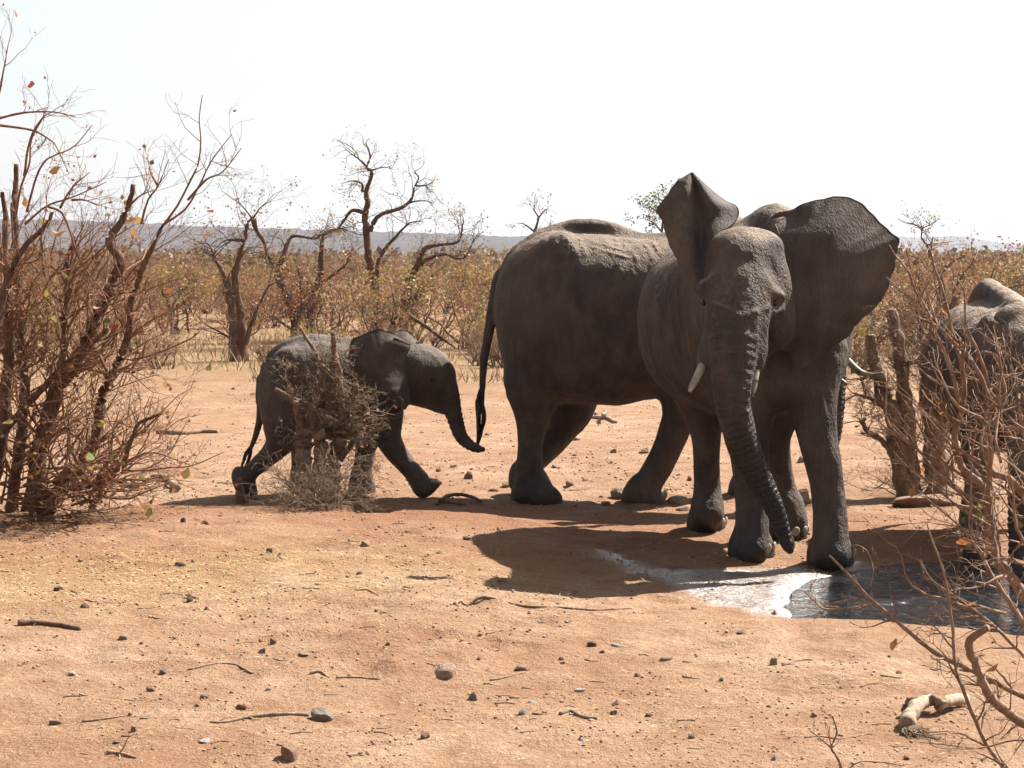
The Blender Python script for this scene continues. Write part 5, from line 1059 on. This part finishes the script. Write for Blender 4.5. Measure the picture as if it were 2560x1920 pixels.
for a in [(1100, 1179, 25, 17, 0, 1), (1133, 1169, 20, 10, 1, 3), (1234, 1227, 31, 11, 0, 2), (1269, 1218, 38, 15, 0, 4), (1424, 1217, 35, 15, 0, 0), (1387, 1165, 26, 9, 1, 5), (1533, 1133, 17, 14, 0, 3), (1441, 1101, 20, 10, 0, 1), (1466, 1200, 30, 10, 1, 2), (1515, 1264, 30, 13, 0, 4), (1723, 1202, 18, 15, 0, 5), (2002, 1156, 32, 20, 0, 1), (635, 946, 16, 14, 0, 2), (635, 987, 26, 10, 0, 3), (423, 1124, 28, 15, 2, 4), (1840, 1120, 24, 12, 0, 0), (2160, 1085, 24, 10, 0, 1)]: stone(*a, 'small stone on the open clearing', 'stones on the clearing')
rt = random.Random(71)
for i in range(70):
    x, y = rt.uniform(-30, 2500), 1290+610*rt.random()**.8
    if y < 1440 and x > 1500: continue
    if float(poly_sd(*G(x, y)[:2], POOL)) < .15: continue
    w_ = rt.uniform(7, 17); c = rt.choices([0, 1, 3, 2], [6, 3, 3, 1])[0]
    stone(x, y, w_, w_*rt.uniform(.35, .7), c, rt.randrange(6), {0: N_, 1: N2, 2: N2, 3: N3}[c], {0: 'small reddish foreground stones', 1: 'small pale foreground stones', 2: 'small pale foreground stones', 3: 'small dark foreground clods'}[c])
for i in range(60):
    x, y = rt.uniform(250, 2200), rt.uniform(930, 1250); w_ = rt.uniform(6, 16); stone(x, y, w_, w_*rt.uniform(.4, .7), rt.choice([0, 0, 1, 3]), rt.randrange(6), 'small stone on the open clearing', 'stones on the clearing')

def ground_litter():
    g = np.random.default_rng(3)
    # gravel and crumbs of earth
    n = 26000; Y = 7.4+25*g.random(n)**1.7; X = (g.uniform(-80, 2640, n)-1280)/FPX*Y
    cl = vnoise(X*1.3, Y*1.3, 0, 51) + .6*vnoise(X*4, Y*4, 0, 52); keep = (cl > -.15) & (poly_sd(X, Y, POOL) > .05); X, Y = X[keep], Y[keep]; n = len(X)
    s = np.minimum(.0025+.008*g.random(n)**3, .0125)*np.clip(Y/10, .8, 1.6); Z = H(X, Y)
    o = np.array([[1, 0, 0], [-1, 0, 0], [0, 1, 0], [0, -1, 0], [0, 0, 1], [0, 0, -.6]], float); F = np.array([[0, 2, 4], [2, 1, 4], [1, 3, 4], [3, 0, 4], [2, 0, 5], [1, 2, 5], [3, 1, 5], [0, 3, 5]])
    v = o[None]*s[:, None, None]*g.uniform(.6, 1.3, (n, 6, 1))*np.array([1.2, 1.2, .8]); a = g.uniform(0, 6.28, n); ca, sa = np.cos(a), np.sin(a)
    vx = v[..., 0]*ca[:, None]-v[..., 1]*sa[:, None]; vy = v[..., 0]*sa[:, None]+v[..., 1]*ca[:, None]
    V = np.stack([vx+X[:, None], vy+Y[:, None], v[..., 2]+Z[:, None]+s[:, None]*.3], -1).reshape(-1, 3)
    me = mesh_data('gravel', V, (F[None]+np.arange(n)[:, None, None]*6).reshape(-1, 3), [M['gravel']]); attr(me, 'tint', np.repeat(g.random(n), 6))
    tag(link('gravel', me), 'fine gravel and crumbs of earth strewn over the clearing', 'gravel', kind='stuff')
    # straw and dung fibres
    n = 34000; Y = 7.6+10*g.random(n)**1.2; X = (g.uniform(-60, 2500, n)-1280)/FPX*Y
    dens = np.exp(-(((X-sc[0])/1.6)**2+((Y-sc[1])/1.0)**2))*1.3 + .35*np.exp(-(((X-sc2[0])/2.2)**2+((Y-sc2[1])/.9)**2)) + .07 + .07*vnoise(X*1.5, Y*1.5, 0, 61)
    keep = (g.random(n) < dens) & (poly_sd(X, Y, POOL) > .1); X, Y = X[keep], Y[keep]; n = len(X); Z = H(X, Y)+.004
    a = g.uniform(0, 6.28, n); L = g.uniform(.012, .042, n); d = np.stack([np.cos(a)*L, np.sin(a)*L, g.uniform(-.004, .014, n)], 1); w_ = np.stack([-np.sin(a), np.cos(a), np.zeros(n)], 1)*.0012; c = np.stack([X, Y, Z], 1); up = np.array([0, 0, .003])
    V = np.stack([c-w_, c+w_, c+d+w_, c+d-w_, c+up+d*.5], 1).reshape(-1, 3); i = np.arange(n)[:, None]*5
    Fq = np.concatenate([i+np.array([0, 1, 4]), i+np.array([1, 2, 4]), i+np.array([2, 3, 4]), i+np.array([3, 0, 4])])
    tag(link('straw', mesh_data('straw', V, Fq, [M['straw']])), 'straw and dung fibres trodden into the red earth', 'straw', kind='stuff')
    # fallen leaves under the left bush
    n = 420; X = g.normal(G(150, 1300)[0], .55, n); Y = g.normal(15.2, .38, n); Z = H(X, Y)+.012
    me = leaf_mesh('fallen_leaves', random.Random(1), np.stack([X, Y, Z], 1), .05, M['leaf'], (0, .6)); co = np.empty(len(me.vertices)*3, np.float32); me.vertices.foreach_get('co', co); co = co.reshape(-1, 3); zb = np.repeat(Z, 4); co[:, 2] = zb+(co[:, 2]-zb)*.25+.004; me.vertices.foreach_set('co', co.ravel()); me.update()
    tag(link('fallen_leaves', me), 'red-brown fallen leaves under the left bush', 'leaves', kind='stuff')
b = NB('gravel'); M['gravel'] = b.set(Base_Color=b.ramp(b.attr('tint'), [(0, (0.22, 0.12, 0.07)), (.35, (0.36, 0.205, 0.12)), (.75, (0.47, 0.29, 0.18)), (1, (0.60, 0.47, 0.36))]), Roughness=.9, Specular_IOR_Level=.2)
ground_litter()

def seedling(label, pts, Y, seed):
    rng = random.Random(seed); lines, tips = [], []
    for p, r0, r1 in pts:
        P = trace(rng, p, Y, Y, r0, r1); lines.append(P); sprout(rng, P, 2, .06, lines, tips, .002, (1,), .3)
    base = np.array([lines[0][0, 0], lines[0][0, 1], float(H(lines[0][0, 0], lines[0][0, 1]))])
    plant('seedling', base, label, 'twig', None, [('stem', tube_mesh('stem', lines, M['bark_red'], 5))])
seedling('bare forked seedling sprouting from the foreground earth', [([(2106, 1960), (2100, 1910), (2088, 1885), (2078, 1868), (2092, 1830), (2081, 1790)], 4.5, 2), ([(2080, 1872), (2050, 1845), (2026, 1828)], 2.5, 1.2), ([(2079, 1868), (2073, 1840), (2074, 1815)], 1.8, 1), ([(2106, 1950), (2140, 1908), (2200, 1905), (2260, 1915)], 2.5, 1.2)], 7.95, 3)
seedling('tiny reddish twig standing near the short stump', [([(594, 1285), (598, 1274), (603, 1262)], 2, 1), ([(597, 1275), (606, 1268)], 1.3, .8)], G(594, 1288)[1], 4)
seedling('fine upright dry shoot left of the calf', [([(395, 1100), (420, 1060), (450, 1005), (470, 980)], 1.6, .8), ([(400, 1095), (392, 1040), (398, 985)], 1.4, .7), ([(410, 1080), (450, 1050), (505, 1035)], 1.4, .7)], G(395, 1108)[1], 5)

# ------------------------------------------------------------------ the dusty air
hz = bpy.data.materials.new('haze'); hz.use_nodes = True; ht = hz.node_tree; ht.nodes.clear()
pv = ht.nodes.new('ShaderNodeVolumePrincipled'); pv.inputs['Color'].default_value = (0.74, 0.83, 1.0, 1); pv.inputs['Density'].default_value = 0.00010; pv.inputs['Anisotropy'].default_value = 0.2
ho = ht.nodes.new('ShaderNodeOutputMaterial'); ht.links.new(pv.outputs[0], ho.inputs['Volume'])
x0, x1, y0, y1, z0, z1 = -5200, 5200, -80, 5400, -3.5, 75
hv = [(x, y, z) for z in (z0, z1) for y in (y0, y1) for x in (x0, x1)]
tag(link('haze', mesh_data('haze', hv, [(0, 2, 3, 1), (4, 5, 7, 6), (0, 1, 5, 4), (2, 6, 7, 3), (0, 4, 6, 2), (1, 3, 7, 5)], [hz], smooth=False)), 'thin dusty haze in the air', 'haze', kind='stuff')
